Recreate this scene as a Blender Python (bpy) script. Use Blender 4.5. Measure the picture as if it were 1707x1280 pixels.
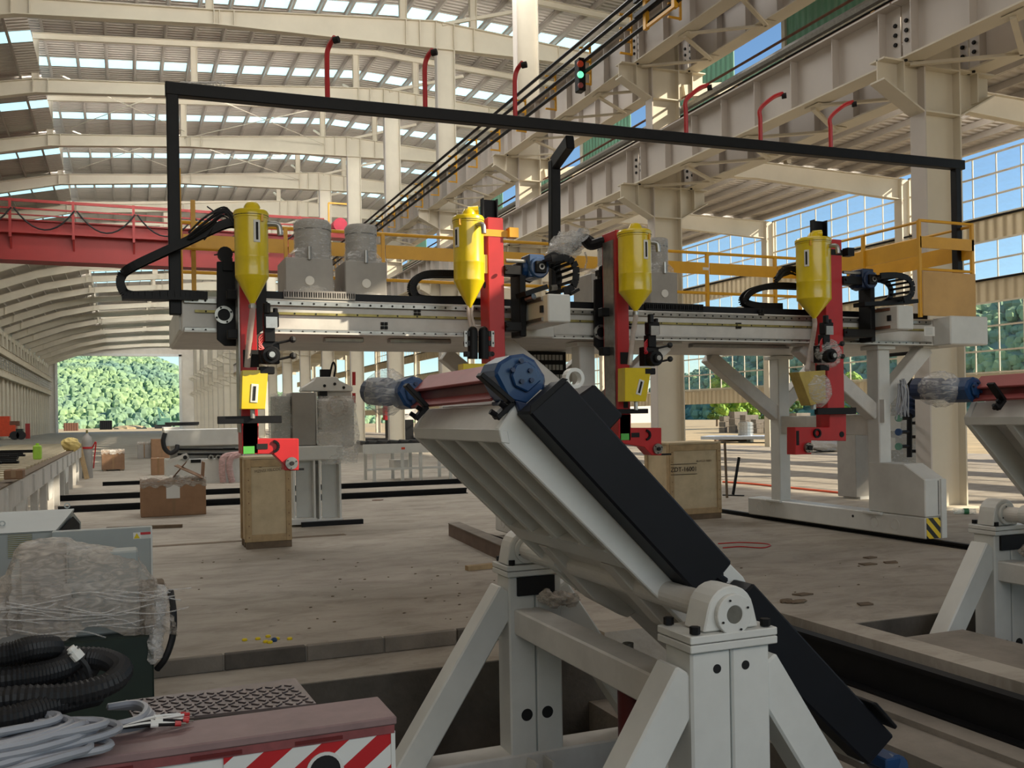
import bpy, bmesh, math, random
import numpy as np
from mathutils import Vector, Matrix
for o in list(bpy.data.objects): bpy.data.objects.remove(o)
SC = bpy.context.scene
COL = SC.collection
R = math.radians
# ---------------------------------------------------------------- camera
CX, CY, HZ = 853.5, 690.0, 1.65
_v1, _v2 = np.array([210., 706.]), np.array([4700., 632.])
FOC = math.sqrt(-float((_v1 - (CX, CY)) @ (_v2 - (CX, CY))))
def _ray(p): return np.array([(p[0]-CX)/FOC, (CY-p[1])/FOC, 1.0])
_y = _ray(_v1); _y /= np.linalg.norm(_y)
_x = _ray(_v2); _x -= _y*(_x@_y); _x /= np.linalg.norm(_x)
_z = np.cross(_y, _x)
if _z[1] < 0: _z = -_z
CM = np.array([_x, _y, _z])
cam_d = bpy.data.cameras.new('camera'); cam = bpy.data.objects.new('camera', cam_d); COL.objects.link(cam)
cam_d.sensor_fit = 'HORIZONTAL'; cam_d.sensor_width = 36.0
cam_d.lens = FOC/1707*36.0; cam_d.shift_y = 50/1707.0; cam_d.clip_start = 0.05; cam_d.clip_end = 3000
_r, _u, _f = CM[:, 0], CM[:, 1], CM[:, 2]
cam.matrix_world = Matrix(((_r[0], _u[0], -_f[0], 0), (_r[1], _u[1], -_f[1], 0), (_r[2], _u[2], -_f[2], HZ), (0, 0, 0, 1)))
SC.camera = cam
def _d(px, py): return CM @ _ray((px, py))
def G(px, py, z=0.0):                       # point of the photograph on a level plane
    d = _d(px, py); t = (z-HZ)/d[2]; return Vector((d[0]*t, d[1]*t, z))
def U(px, py, y):                           # ... on the upright plane Y = y
    d = _d(px, py); t = y/d[1]; return Vector((d[0]*t, y, HZ+d[2]*t))
def V(px, py, x):                           # ... on the upright plane X = x
    d = _d(px, py); t = x/d[0]; return Vector((x, d[1]*t, HZ+d[2]*t))
# ---------------------------------------------------------------- sky, sun, exposure
W = bpy.data.worlds.new('sky'); SC.world = W; W.use_nodes = True
wn = W.node_tree; wn.nodes.clear()
sky = wn.nodes.new('ShaderNodeTexSky'); sky.sky_type = 'NISHITA'; sky.sun_disc = False
SUN_EL, SUN_AZ = math.atan2(.66, 1.166), math.atan2(1.0, -.6)        # sun stands to the right and behind the camera
sky.sun_elevation = SUN_EL; sky.sun_rotation = SUN_AZ; sky.air_density = 1.0; sky.dust_density = 0.0; sky.ozone_density = 1.2
bg = wn.nodes.new('ShaderNodeBackground'); bg.inputs[1].default_value = 0.115
wo = wn.nodes.new('ShaderNodeOutputWorld')
tint = wn.nodes.new('ShaderNodeMixRGB'); tint.blend_type = 'MULTIPLY'; tint.inputs[0].default_value = 1; tint.inputs[2].default_value = (.80, .97, 1.08, 1)
wn.links.new(sky.outputs[0], tint.inputs[1]); wn.links.new(tint.outputs[0], bg.inputs[0]); wn.links.new(bg.outputs[0], wo.inputs[0])
sd = bpy.data.lights.new('sun', 'SUN'); sd.energy = 6.5; sd.angle = R(0.6); sd.color = (1.0, 0.88, 0.68)
so = bpy.data.objects.new('sun', sd); COL.objects.link(so)
_sv = Vector((math.sin(SUN_AZ)*math.cos(SUN_EL), math.cos(SUN_AZ)*math.cos(SUN_EL), math.sin(SUN_EL)))
so.rotation_euler = _sv.to_track_quat('Z', 'Y').to_euler(); so.location = _sv*60
def area(name, loc, rot, sx, sy, watt, colr=(1, 0.965, 0.91)):
    d = bpy.data.lights.new(name, 'AREA'); d.shape = 'RECTANGLE'; d.size = sx; d.size_y = sy; d.energy = watt; d.color = colr
    o = bpy.data.objects.new(name, d); COL.objects.link(o); o.location = loc; o.rotation_euler = rot; return o
# added fill lamps over the near bays, in place of skylight daylight
for yy, ww in ((10.0, 420), (27.0, 1800)):
    area('roof_fill', (2.0, yy, 16.2), (0, 0, 0), 22, 6, ww)
for k in list(range(2, 12))+[13, 15, 17, 19, 21]:        # added fill lamps, unseen behind the roof beams, shining down the hall
    area('beam_fill', (5.5, 11.98+8.65*k+.3, 17.3), (R(80), 0, 0), 30, .5, 820 if k < 12 else 1000)
for k in range(0, 7):                                     # more added fill, unseen behind the aisle beams
    area('aisle_fill', (23.5, 11.98+8.65*k+.3, 10.75), (R(80), 0, 0), 9, .4, 190)
SC.view_settings.view_transform = 'Standard'; SC.view_settings.look = 'None'
SC.view_settings.exposure = 0.45; SC.view_settings.gamma = 1.0; SC.view_settings.use_curve_mapping = False
SC.cycles.use_denoising = True
SC.cycles.max_bounces = 10; SC.cycles.diffuse_bounces = 6; SC.cycles.transparent_max_bounces = 16
SC.cycles.sample_clamp_indirect = 8.0; SC.cycles.caustics_reflective = False; SC.cycles.caustics_refractive = False
area('back_fill', (3.0, -8.5, 8.0), (R(88), 0, 0), 20, 5, 650)  # added fill behind the camera for the faces turned towards it
# ---------------------------------------------------------------- materials
MATS = {}
def _srgb(c):
    if isinstance(c, str):
        c = tuple(int(c[i:i+2], 16) for i in (0, 2, 4))
    return tuple(((x/255)/12.92 if x/255 <= .04045 else ((x/255+.055)/1.055)**2.4) for x in c) + (1.0,)
def mat(name, c, rough=.5, metal=0., var=.08, scale=3., bump=0., bscale=40., c2=None, spec=.5, coat=0.):
    """painted / plain surface with procedural tone variation and fine relief"""
    if name in MATS: return MATS[name]
    m = bpy.data.materials.new(name); m.use_nodes = True; n = m.node_tree.nodes; l = m.node_tree.links
    b = n['Principled BSDF']; b.inputs['Roughness'].default_value = rough; b.inputs['Metallic'].default_value = metal
    b.inputs['Specular IOR Level'].default_value = spec
    b.inputs['Coat Weight'].default_value = coat
    tc = n.new('ShaderNodeTexCoord'); nz = n.new('ShaderNodeTexNoise')
    nz.inputs['Scale'].default_value = scale; nz.inputs['Detail'].default_value = 5; nz.inputs['Roughness'].default_value = .62
    l.new(tc.outputs['Object'], nz.inputs['Vector'])
    cr = n.new('ShaderNodeValToRGB'); a = _srgb(c)
    if c2 is None:
        lo = tuple(x*(1-var*1.6) for x in a[:3])+(1,); hi = tuple(min(1, x*(1+var)) for x in a[:3])+(1,)
    else: lo, hi = _srgb(c2), a
    cr.color_ramp.elements[0].position = .3; cr.color_ramp.elements[0].color = lo
    cr.color_ramp.elements[1].position = .65; cr.color_ramp.elements[1].color = hi
    l.new(nz.outputs['Fac'], cr.inputs['Fac']); l.new(cr.outputs['Color'], b.inputs['Base Color'])
    if bump:
        n2 = n.new('ShaderNodeTexNoise'); n2.inputs['Scale'].default_value = bscale; n2.inputs['Detail'].default_value = 4
        l.new(tc.outputs['Object'], n2.inputs['Vector'])
        bp = n.new('ShaderNodeBump'); bp.inputs['Strength'].default_value = bump; bp.inputs['Distance'].default_value = .02
        l.new(n2.outputs['Fac'], bp.inputs['Height']); l.new(bp.outputs['Normal'], b.inputs['Normal'])
    MATS[name] = m; return m
cream = mat('cream_steel_paint', (206, 198, 180), .55, var=.05, scale=.6)
creamL = mat('pale_roof_beam_paint', (212, 203, 184), .6, var=.05, scale=.5)
cream_shaded = mat('shaded_cream_paint', (190, 182, 174), .5, var=.05, scale=.5)  # cream paint greyed: shade on webs and hall-side flanges put into the colour
white = mat('white_machine_paint', (205, 205, 200), .38, var=.05, scale=2.5, spec=.45)
white2 = mat('dusty_white_machine_paint', (202, 199, 193), .45, var=.07, scale=4, spec=.4)
black = mat('black_machine_paint', (15, 15, 17), .5, var=.2, scale=6, spec=.22)
navy = mat('blue_black_cover_paint', (15, 17, 23), .5, var=.15, scale=3, spec=.25)
rubber = mat('black_rubber', (20, 20, 22), .6, var=.2, scale=20)
steel = mat('bright_steel', (150, 148, 142), .35, metal=.9, var=.12, scale=12)
galv = mat('galvanised_pipe', (165, 165, 162), .35, metal=.7, var=.1, scale=15)
brass = mat('brassy_rack_steel', (142, 132, 78), .45, metal=.5, var=.2, scale=8)
red = mat('red_machine_paint', (178, 30, 34), .42, var=.06, scale=5)
redcr = mat('red_crane_paint', (150, 40, 37), .5, var=.07, scale=.5)
dred = mat('dull_red_primer_paint', (150, 74, 72), .5, var=.08, scale=4)
dkred = mat('dark_red_cylinder_paint', (92, 22, 22), .4, var=.1, scale=6)
yellow = mat('yellow_hopper_paint', (212, 186, 22), .3, var=.05, scale=6, coat=.3)
ochre = mat('yellow_rail_paint', (214, 158, 36), .45, var=.06, scale=3)
blue = mat('blue_motor_paint', (20, 58, 100), .38, var=.1, scale=10, coat=.2)
dblue = mat('dark_blue_motor_paint', (28, 44, 74), .42, var=.12, scale=10)
card = mat('cardboard', (146, 112, 84), .85, var=.08, scale=5)
cardD = mat('dark_cardboard', (128, 98, 74), .85, var=.1, scale=5)
ply = mat('plywood_panel', (196, 156, 96), .65, var=.07, scale=2.5)
plyc = mat('crate_plywood', (188, 170, 138), .75, var=.1, scale=3.5)
wood = mat('sawn_timber', (166, 142, 106), .8, var=.14, scale=7)
woodD = mat('weathered_timber', (104, 88, 70), .85, var=.18, scale=6)
greenm = mat('dark_green_machine_paint', (24, 38, 30), .45, var=.15, scale=4)
cab = mat('grey_cabinet_paint', (152, 157, 154), .45, var=.04, scale=2)
unitg = mat('wrapped_grey_unit_paint', (150, 146, 140), .5, var=.06, scale=4)
dark = mat('dark_opening', (12, 12, 13), .8, var=.1)
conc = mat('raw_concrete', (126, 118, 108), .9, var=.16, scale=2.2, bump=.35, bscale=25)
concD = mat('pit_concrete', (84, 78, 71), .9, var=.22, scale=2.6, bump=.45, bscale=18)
roofm = mat('roof_purlin_galvanised', (168, 160, 150), .5, var=.08, scale=.8)
rust = mat('rusty_steel', (110, 74, 56), .7, var=.2, scale=6)
grn = mat('green_sticker', (84, 170, 74), .5, var=.03)
orange = mat('orange_paint', (204, 70, 34), .5, var=.08)
silver = mat('pale_wrapped_casting', (192, 190, 186), .4, var=.06, scale=4)
skinm = mat('skin', (170, 120, 92), .6, var=.04)
paper = mat('white_paper', (214, 212, 206), .7, var=.03)
tarp = mat('blue_grey_sheet_stack', (176, 188, 206), .5, var=.08, scale=2)
hose_o = mat('orange_hose', (226, 92, 52), .5, var=.05)
greyc = mat('grey_cable_sheath', (148, 150, 156), .45, var=.06, scale=9)
foliage = mat('foliage', (92, 122, 54), .8, var=.3, scale=4, c2=(46, 74, 34))
foliageB = mat('bright_green_foliage', (150, 180, 70), .8, var=.3, scale=3, c2=(84, 124, 46))  # brighter leaf green of the lighter trees
soil = mat('sandy_soil', (188, 166, 128), .95, var=.15, scale=.5, c2=(150, 134, 104))

def sheet_mat(name, c, wscale, axis='Y', bump=.8, c2=None):
    """profiled steel sheet: ribs as relief along one axis"""
    m = mat(name, c, .5, var=.06, scale=.5, c2=c2); n = m.node_tree.nodes; l = m.node_tree.links
    tc = n.new('ShaderNodeTexCoord'); w = n.new('ShaderNodeTexWave'); w.wave_type = 'BANDS'; w.bands_direction = axis
    w.wave_profile = 'SIN'; w.inputs['Scale'].default_value = wscale; w.inputs['Distortion'].default_value = 0
    l.new(tc.outputs['Object'], w.inputs['Vector']); b = n.new('ShaderNodeBump')
    b.inputs['Strength'].default_value = bump; b.inputs['Distance'].default_value = .08
    l.new(w.outputs['Fac'], b.inputs['Height']); l.new(b.outputs['Normal'], n['Principled BSDF'].inputs['Normal'])
    return m
roof_sheet = sheet_mat('roof_sheeting', (186, 178, 168), 1.05, 'Y')
clad = sheet_mat('wall_cladding', (206, 200, 188), .9, 'Y')
cladz = sheet_mat('wall_band_cladding', (200, 186, 156), .8, 'Y')

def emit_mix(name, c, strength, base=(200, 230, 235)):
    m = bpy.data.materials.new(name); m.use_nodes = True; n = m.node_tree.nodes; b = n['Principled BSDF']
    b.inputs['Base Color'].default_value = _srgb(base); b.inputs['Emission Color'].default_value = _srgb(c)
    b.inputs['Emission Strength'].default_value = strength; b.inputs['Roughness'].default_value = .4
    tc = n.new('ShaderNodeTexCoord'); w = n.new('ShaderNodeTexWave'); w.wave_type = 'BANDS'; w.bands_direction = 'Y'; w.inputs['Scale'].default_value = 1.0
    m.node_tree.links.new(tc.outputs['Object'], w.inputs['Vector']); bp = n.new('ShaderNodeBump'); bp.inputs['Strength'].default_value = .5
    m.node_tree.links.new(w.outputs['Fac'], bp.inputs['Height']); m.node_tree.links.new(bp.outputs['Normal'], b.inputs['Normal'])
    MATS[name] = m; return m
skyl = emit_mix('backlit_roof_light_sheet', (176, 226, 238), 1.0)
def film(name, alpha, c=(205, 203, 200), rough=.22, bs=14., strength=.8):
    """stretch film: part clear, part milky, wrinkled gloss"""
    m = bpy.data.materials.new(name); m.use_nodes = True; n = m.node_tree.nodes; l = m.node_tree.links; n.clear()
    out = n.new('ShaderNodeOutputMaterial'); mx = n.new('ShaderNodeMixShader'); tr = n.new('ShaderNodeBsdfTransparent')
    b = n.new('ShaderNodeBsdfPrincipled'); b.inputs['Base Color'].default_value = _srgb(c); b.inputs['Roughness'].default_value = rough
    tc = n.new('ShaderNodeTexCoord'); mp = n.new('ShaderNodeMapping'); mp.inputs['Scale'].default_value = (1, 1, 3.2)
    nz = n.new('ShaderNodeTexNoise'); nz.inputs['Scale'].default_value = bs; nz.inputs['Detail'].default_value = 6; nz.inputs['Distortion'].default_value = 1.5
    l.new(tc.outputs['Object'], mp.inputs['Vector']); l.new(mp.outputs['Vector'], nz.inputs['Vector'])
    bp = n.new('ShaderNodeBump'); bp.inputs['Strength'].default_value = strength; bp.inputs['Distance'].default_value = .03
    l.new(nz.outputs['Fac'], bp.inputs['Height']); l.new(bp.outputs['Normal'], b.inputs['Normal'])
    cr = n.new('ShaderNodeValToRGB'); cr.color_ramp.elements[0].position = .42; cr.color_ramp.elements[1].position = .78
    cr.color_ramp.elements[0].color = (alpha*.7,)*3+(1,); cr.color_ramp.elements[1].color = (min(1, alpha*2.2),)*3+(1,)  # the milky streaks also imitate highlights on the wrinkled film
    l.new(nz.outputs['Fac'], cr.inputs['Fac']); l.new(cr.outputs['Color'], mx.inputs['Fac'])
    l.new(tr.outputs[0], mx.inputs[1]); l.new(b.outputs[0], mx.inputs[2]); l.new(mx.outputs[0], out.inputs[0])
    MATS[name] = m; return m
wrapm = film('stretch_film', .3, (222, 220, 216), .16, 11., .3)
wrapD = film('dusty_sheet_film', .55, (186, 176, 164), .4, 9., .3)
wrapH = film('heavy_stretch_film', .7, (168, 164, 158), .25, 16., .6)
glass = film('window_glass', .03, (230, 240, 245), .02, 1., .0)
hosem = film('clear_flux_hose', .75, (196, 182, 172), .25, .6, .1)
clearm = film('clear_plastic_bottle', .4, (225, 232, 228), .1, 5., .2)

def floor_mat():
    m = bpy.data.materials.new('concrete_floor'); m.use_nodes = True; n = m.node_tree.nodes; l = m.node_tree.links; b = n['Principled BSDF']
    tc = n.new('ShaderNodeTexCoord')
    def noise(s, d=6, r=.6, sc=None, dist=0):
        z = n.new('ShaderNodeTexNoise'); z.inputs['Scale'].default_value = s; z.inputs['Detail'].default_value = d; z.inputs['Roughness'].default_value = r; z.inputs['Distortion'].default_value = dist
        if sc:
            mp = n.new('ShaderNodeMapping'); mp.inputs['Scale'].default_value = sc; mp.inputs['Rotation'].default_value = (0, 0, R(12)); l.new(tc.outputs['Object'], mp.inputs['Vector']); l.new(mp.outputs['Vector'], z.inputs['Vector'])
        else: l.new(tc.outputs['Object'], z.inputs['Vector'])
        return z
    def ramp(z, p0, c0, p1, c1):
        r = n.new('ShaderNodeValToRGB'); r.color_ramp.elements[0].position = p0; r.color_ramp.elements[0].color = _srgb(c0)
        r.color_ramp.elements[1].position = p1; r.color_ramp.elements[1].color = _srgb(c1); l.new(z.outputs['Fac'], r.inputs['Fac']); return r
    def mul(a, b_, f):
        x = n.new('ShaderNodeMixRGB'); x.blend_type = 'MULTIPLY'; x.inputs[0].default_value = f; l.new(a.outputs[0], x.inputs[1]); l.new(b_.outputs[0], x.inputs[2]); return x
    base = ramp(noise(.35, 8, .65), .3, (148, 140, 129), .7, (176, 168, 156))
    streak = ramp(noise(1.5, 9, .72, (1., 2.0, 1.), .5), .36, (168, 160, 150), .56, (255, 255, 255))
    spots = ramp(noise(7, 3, .5), .22, (120, 110, 100), .34, (255, 255, 255))
    c = mul(mul(base, streak, .45), spots, .4); l.new(c.outputs[0], b.inputs['Base Color'])
    b.inputs['Roughness'].default_value = .75; b.inputs['Specular IOR Level'].default_value = .3
    bp = n.new('ShaderNodeBump'); bp.inputs['Strength'].default_value = .18; bp.inputs['Distance'].default_value = .02
    l.new(noise(9, 8, .7).outputs['Fac'], bp.inputs['Height']); l.new(bp.outputs['Normal'], b.inputs['Normal'])
    return m
floorm = floor_mat()
def stripes(name, ca, cb, scale, rot, duty=.5):
    """flat printed diagonal stripes"""
    m = bpy.data.materials.new(name); m.use_nodes = True; n = m.node_tree.nodes; l = m.node_tree.links; b = n['Principled BSDF']
    tc = n.new('ShaderNodeTexCoord'); mp = n.new('ShaderNodeMapping'); mp.inputs['Rotation'].default_value = rot; l.new(tc.outputs['Object'], mp.inputs['Vector'])
    sx = n.new('ShaderNodeSeparateXYZ'); l.new(mp.outputs['Vector'], sx.inputs[0])
    ml = n.new('ShaderNodeMath'); ml.operation = 'MULTIPLY'; ml.inputs[1].default_value = scale; l.new(sx.outputs['X'], ml.inputs[0])
    fr = n.new('ShaderNodeMath'); fr.operation = 'FRACT'; l.new(ml.outputs[0], fr.inputs[0])
    gt = n.new('ShaderNodeMath'); gt.operation = 'GREATER_THAN'; gt.inputs[1].default_value = duty; l.new(fr.outputs[0], gt.inputs[0])
    mx = n.new('ShaderNodeMixRGB'); mx.inputs[1].default_value = _srgb(ca); mx.inputs[2].default_value = _srgb(cb); l.new(gt.outputs[0], mx.inputs[0])
    l.new(mx.outputs[0], b.inputs['Base Color']); b.inputs['Roughness'].default_value = .4; MATS[name] = m; return m
# ---------------------------------------------------------------- mesh helpers
BASE = {}
class MB:
    def __init__(s): s.v = []; s.f = []
    def add(s, vs, fs):
        k = len(s.v); s.v += [tuple(v) for v in vs]; s.f += [tuple(i+k for i in f) for f in fs]; return s
    def box(s, x0, x1, y0, y1, z0, z1):
        return s.add([(x0, y0, z0), (x1, y0, z0), (x1, y1, z0), (x0, y1, z0), (x0, y0, z1), (x1, y0, z1), (x1, y1, z1), (x0, y1, z1)],
                     [(3, 2, 1, 0), (4, 5, 6, 7), (0, 1, 5, 4), (1, 2, 6, 5), (2, 3, 7, 6), (3, 0, 4, 7)])
    def cbox(s, c, sx, sy, sz): return s.box(c[0]-sx/2, c[0]+sx/2, c[1]-sy/2, c[1]+sy/2, c[2]-sz/2, c[2]+sz/2)
    def bar(s, p, q, w, h, up=(0, 0, 1)):
        p, q = Vector(p), Vector(q); d = (q-p).normalized(); u = Vector(up)
        if abs(d.dot(u)) > .97: u = Vector((0, 1, 0)) if abs(d.y) < .9 else Vector((1, 0, 0))
        a = d.cross(u).normalized()*(w/2); b = a.cross(d).normalized()*(h/2)
        vs = [p-a-b, p+a-b, p+a+b, p-a+b, q-a-b, q+a-b, q+a+b, q-a+b]
        return s.add(vs, [(3, 2, 1, 0), (4, 5, 6, 7), (0, 1, 5, 4), (1, 2, 6, 5), (2, 3, 7, 6), (3, 0, 4, 7)])
    def prism(s, pts, vec):
        pts = [Vector(p) for p in pts]; n = len(pts); vec = Vector(vec)
        return s.add(pts+[p+vec for p in pts], [tuple(range(n))[::-1], tuple(range(n, 2*n))]+[(i, (i+1) % n, n+(i+1) % n, n+i) for i in range(n)])
    def cyl(s, p, q, r, r2=None, n=14, caps=True):
        p, q = Vector(p), Vector(q); d = (q-p).normalized(); u = Vector((0, 0, 1)) if abs(d.z) < .9 else Vector((1, 0, 0))
        a = d.cross(u).normalized(); b = d.cross(a); r2 = r if r2 is None else r2
        vs = [c+(a*math.cos(t)+b*math.sin(t))*rr for c, rr in ((p, r), (q, r2)) for t in [2*math.pi*i/n for i in range(n)]]
        fs = [(i, (i+1) % n, n+(i+1) % n, n+i) for i in range(n)]
        if caps: fs += [tuple(range(n))[::-1], tuple(range(n, 2*n))]
        return s.add(vs, fs)
    def ring(s, p, q, ro, ri, n=18):
        p, q = Vector(p), Vector(q); d = (q-p).normalized(); u = Vector((0, 0, 1)) if abs(d.z) < .9 else Vector((1, 0, 0))
        a = d.cross(u).normalized(); b = d.cross(a)
        vs = [c+(a*math.cos(t)+b*math.sin(t))*rr for c, rr in ((p, ro), (q, ro), (q, ri), (p, ri)) for t in [2*math.pi*i/n for i in range(n)]]
        return s.add(vs, [(k*n+i, k*n+(i+1) % n, ((k+1) % 4)*n+(i+1) % n, ((k+1) % 4)*n+i) for k in range(4) for i in range(n)])
    def tube(s, path, r, n=8, closed=False, rf=None):
        P = [Vector(p) for p in path]; m = len(P); vs = []; fs = []; a = None
        for i, p in enumerate(P):
            d = (P[(i+1) % m]-P[i-1]) if closed else (P[min(i+1, m-1)]-P[max(i-1, 0)])
            d = d.normalized() if d.length > 1e-9 else Vector((1, 0, 0))
            if a is None:
                u = Vector((0, 0, 1)) if abs(d.z) < .9 else Vector((1, 0, 0)); a = d.cross(u).normalized()
            a = (a-d*a.dot(d))
            a = a.normalized() if a.length > 1e-6 else d.orthogonal().normalized()
            b = d.cross(a); rr = r if rf is None else rf(i)
            vs += [p+(a*math.cos(t)+b*math.sin(t))*rr for t in [2*math.pi*k/n for k in range(n)]]
        for i in range(m if closed else m-1):
            j = (i+1) % m
            fs += [(i*n+k, i*n+(k+1) % n, j*n+(k+1) % n, j*n+k) for k in range(n)]
        if not closed: fs += [tuple(range(n))[::-1], tuple(range((m-1)*n, m*n))]
        return s.add(vs, fs)
    def lathe(s, c, prof, n=24):
        c = Vector(c); vs = []; m = len(prof)
        for r, z in prof: vs += [(c.x+r*math.cos(2*math.pi*i/n), c.y+r*math.sin(2*math.pi*i/n), c.z+z) for i in range(n)]
        fs = [(k*n+i, k*n+(i+1) % n, (k+1)*n+(i+1) % n, (k+1)*n+i) for k in range(m-1) for i in range(n)]
        return s.add(vs, fs+[tuple(range(n))[::-1], tuple(range((m-1)*n, m*n))])
    def ball(s, c, rx, ry=None, rz=None, n=10, m=6, jit=0., rnd=random):
        ry = ry or rx; rz = rz or rx; vs = []; fs = []
        for j in range(1, m):
            t = math.pi*j/m
            for i in range(n):
                k = 1+jit*(rnd.random()-.5); p = 2*math.pi*i/n
                vs.append((c[0]+rx*k*math.sin(t)*math.cos(p), c[1]+ry*k*math.sin(t)*math.sin(p), c[2]+rz*k*math.cos(t)))
        vs += [(c[0], c[1], c[2]+rz), (c[0], c[1], c[2]-rz)]; T = len(vs)-2
        for j in range(m-2): fs += [(j*n+i, (j+1)*n+i, (j+1)*n+(i+1) % n, j*n+(i+1) % n) for i in range(n)]
        fs += [(T, i, (i+1) % n) for i in range(n)]+[(T+1, (m-2)*n+(i+1) % n, (m-2)*n+i) for i in range(n)]
        return s.add(vs, fs)
    def grid(s, P):                        # rows of points
        m, n = len(P), len(P[0])
        return s.add([p for r in P for p in r], [(i*n+j, i*n+j+1, (i+1)*n+j+1, (i+1)*n+j) for i in range(m-1) for j in range(n-1)])
    def mesh(s, name, off, m, smooth=False):
        me = bpy.data.meshes.new(name); me.from_pydata([(v[0]-off[0], v[1]-off[1], v[2]-off[2]) for v in s.v], [], s.f)
        if m: me.materials.append(m)
        b = bmesh.new(); b.from_mesh(me); bmesh.ops.recalc_face_normals(b, faces=b.faces); b.to_mesh(me); b.free()
        if smooth:
            me.polygons.foreach_set('use_smooth', [True]*len(me.polygons))
            try: me.set_sharp_from_angle(angle=R(38))
            except Exception: pass
        return me
    def build(s, name, m, parent=None, smooth=False, bevel=0., label=None, cat=None, group=None, kind=None):
        if parent is not None: off = BASE[parent.name]
        else:
            a = np.array(s.v); off = Vector(((a[:, 0].min()+a[:, 0].max())/2, (a[:, 1].min()+a[:, 1].max())/2, a[:, 2].min()))
        o = bpy.data.objects.new(name, s.mesh(name, off, m, smooth)); COL.objects.link(o)
        if parent is not None: o.parent = parent
        else: o.location = off
        BASE[o.name] = off
        if bevel:
            bv = o.modifiers.new('bevel', 'BEVEL'); bv.width = bevel; bv.segments = 1; bv.limit_method = 'ANGLE'; bv.angle_limit = R(40)
        return tag(o, label, cat, group, kind)
def tag(o, label=None, cat=None, group=None, kind=None):
    for k, v in (('label', label), ('category', cat), ('group', group), ('kind', kind)):
        if v: o[k] = v
    return o
def thing(name, label, cat, loc, group=None, kind=None):
    o = bpy.data.objects.new(name, None); COL.objects.link(o); o.location = loc; BASE[o.name] = Vector(loc)
    o.empty_display_size = .1
    return tag(o, label, cat, group, kind)
def setting(name, loc=(0, 0, 0)): return thing(name, None, None, loc, None, 'structure')
def inst(src, parent, delta):                # another piece sharing the mesh of src, shifted
    o = src.copy(); COL.objects.link(o); o.parent = parent; o.location = Vector(src.location)+Vector(delta); BASE[o.name] = BASE[src.name]; return o
def dup(root, delta, label=None, rotz=0.):
    def cp(o, par):
        c = o.copy(); COL.objects.link(c); c.parent = par
        for ch in o.children: cp(ch, c)
        return c
    kids = list(root.children); r = root.copy(); COL.objects.link(r); r.location = Vector(root.location)+Vector(delta)
    r.rotation_euler.z += rotz
    for k in kids: cp(k, r)
    if label: r['label'] = label
    BASE[r.name] = Vector(r.location)
    return r
def arc(c, r, a0, a1, n, plane='xz'):
    out = []
    for i in range(n+1):
        t = R(a0+(a1-a0)*i/n); x, z = r*math.cos(t), r*math.sin(t)
        out.append(Vector(c)+(Vector((x, 0, z)) if plane == 'xz' else Vector((0, x, z)) if plane == 'yz' else Vector((x, z, 0))))
    return out
def bez(pts, n=24):                          # smooth curve through points
    P = [Vector(p) for p in pts]; P = [P[0]*2-P[1]]+P+[P[-1]*2-P[-2]]; out = []
    for i in range(1, len(P)-2):
        for k in range(n):
            t = k/n; a, b, c, d = P[i-1:i+3]
            out.append(.5*((2*b)+(c-a)*t+(2*a-5*b+4*c-d)*t*t+(3*b-a-3*c+d)*t*t*t))
    out.append(P[-2]); return out
def text(body, size, m, parent, loc, rot, name='lettering'):
    c = bpy.data.curves.new(name, 'FONT'); c.body = body; c.size = size; c.extrude = .001; c.align_x = 'CENTER'; c.align_y = 'CENTER'
    o0 = bpy.data.objects.new(name, c); COL.objects.link(o0)
    dg = bpy.context.evaluated_depsgraph_get(); me = bpy.data.meshes.new_from_object(o0.evaluated_get(dg)); bpy.data.objects.remove(o0)
    me.materials.clear(); me.materials.append(m)
    o = bpy.data.objects.new(name, me); COL.objects.link(o); o.parent = parent; o.location = Vector(loc)-BASE[parent.name]; o.rotation_euler = rot
    BASE[o.name] = BASE[parent.name]; return o
ORD = ['nearest', 'second', 'third', 'fourth', 'fifth', 'sixth', 'seventh', 'eighth', 'ninth', 'tenth', 'eleventh', 'twelfth', 'thirteenth', 'fourteenth']
rnd = random.Random(7)
# ================================================================ THE HALL
YK = [11.98+8.65*k for k in range(0, 23)]          # frame lines
YEND = 205.0; YBACK = -10.0
# ---- floor: slabs round the pits
fl = setting('floor')
def slab(x0, x1, y0, y1, zt, m=None, name='floor_slab', th=.5):
    MB().box(x0, x1, y0, y1, zt-th, zt).build(name, m or floorm, fl)
slab(-14.4, 29.5, 6.99, YEND, 0)
slab(-14.4, -6.0, YBACK, 6.99, 0)
slab(-6.0, 3.35, 6.40, 6.99, -.11, name='curb_ledge', th=.7)
slab(3.35, 4.46, 6.40, 6.99, 0, name='floor_slab', th=.8)
slab(4.46, 4.98, 1.0, 6.99, -.26, conc, 'rail_trench_bed', .5)
slab(4.98, 5.24, 1.0, 6.99, 0)
slab(5.24, 9.6, 5.82, 6.99, 0, th=.9)
slab(9.6, 29.5, YBACK, 6.99, 0)
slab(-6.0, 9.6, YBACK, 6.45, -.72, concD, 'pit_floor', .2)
slab(5.24, 5.8, 1.0, 5.3, -.0, conc, 'concrete_slab', .28)
slab(5.8, 6.35, 2.6, 4.3, -.10, conc, 'concrete_slab', .25)
for x0, x1, zt in ((4.10, 4.46, -.30), (3.72, 3.9, -.42), (3.2, 3.42, -.5)):
    slab(x0, x1, 1.0, 6.4, zt, conc, 'pit_kerb', .5)
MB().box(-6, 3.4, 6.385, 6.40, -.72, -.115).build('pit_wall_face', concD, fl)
MB().box(5.24, 9.6, 5.805, 5.82, -.72, -.005).build('pit_wall_face', concD, fl)
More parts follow.
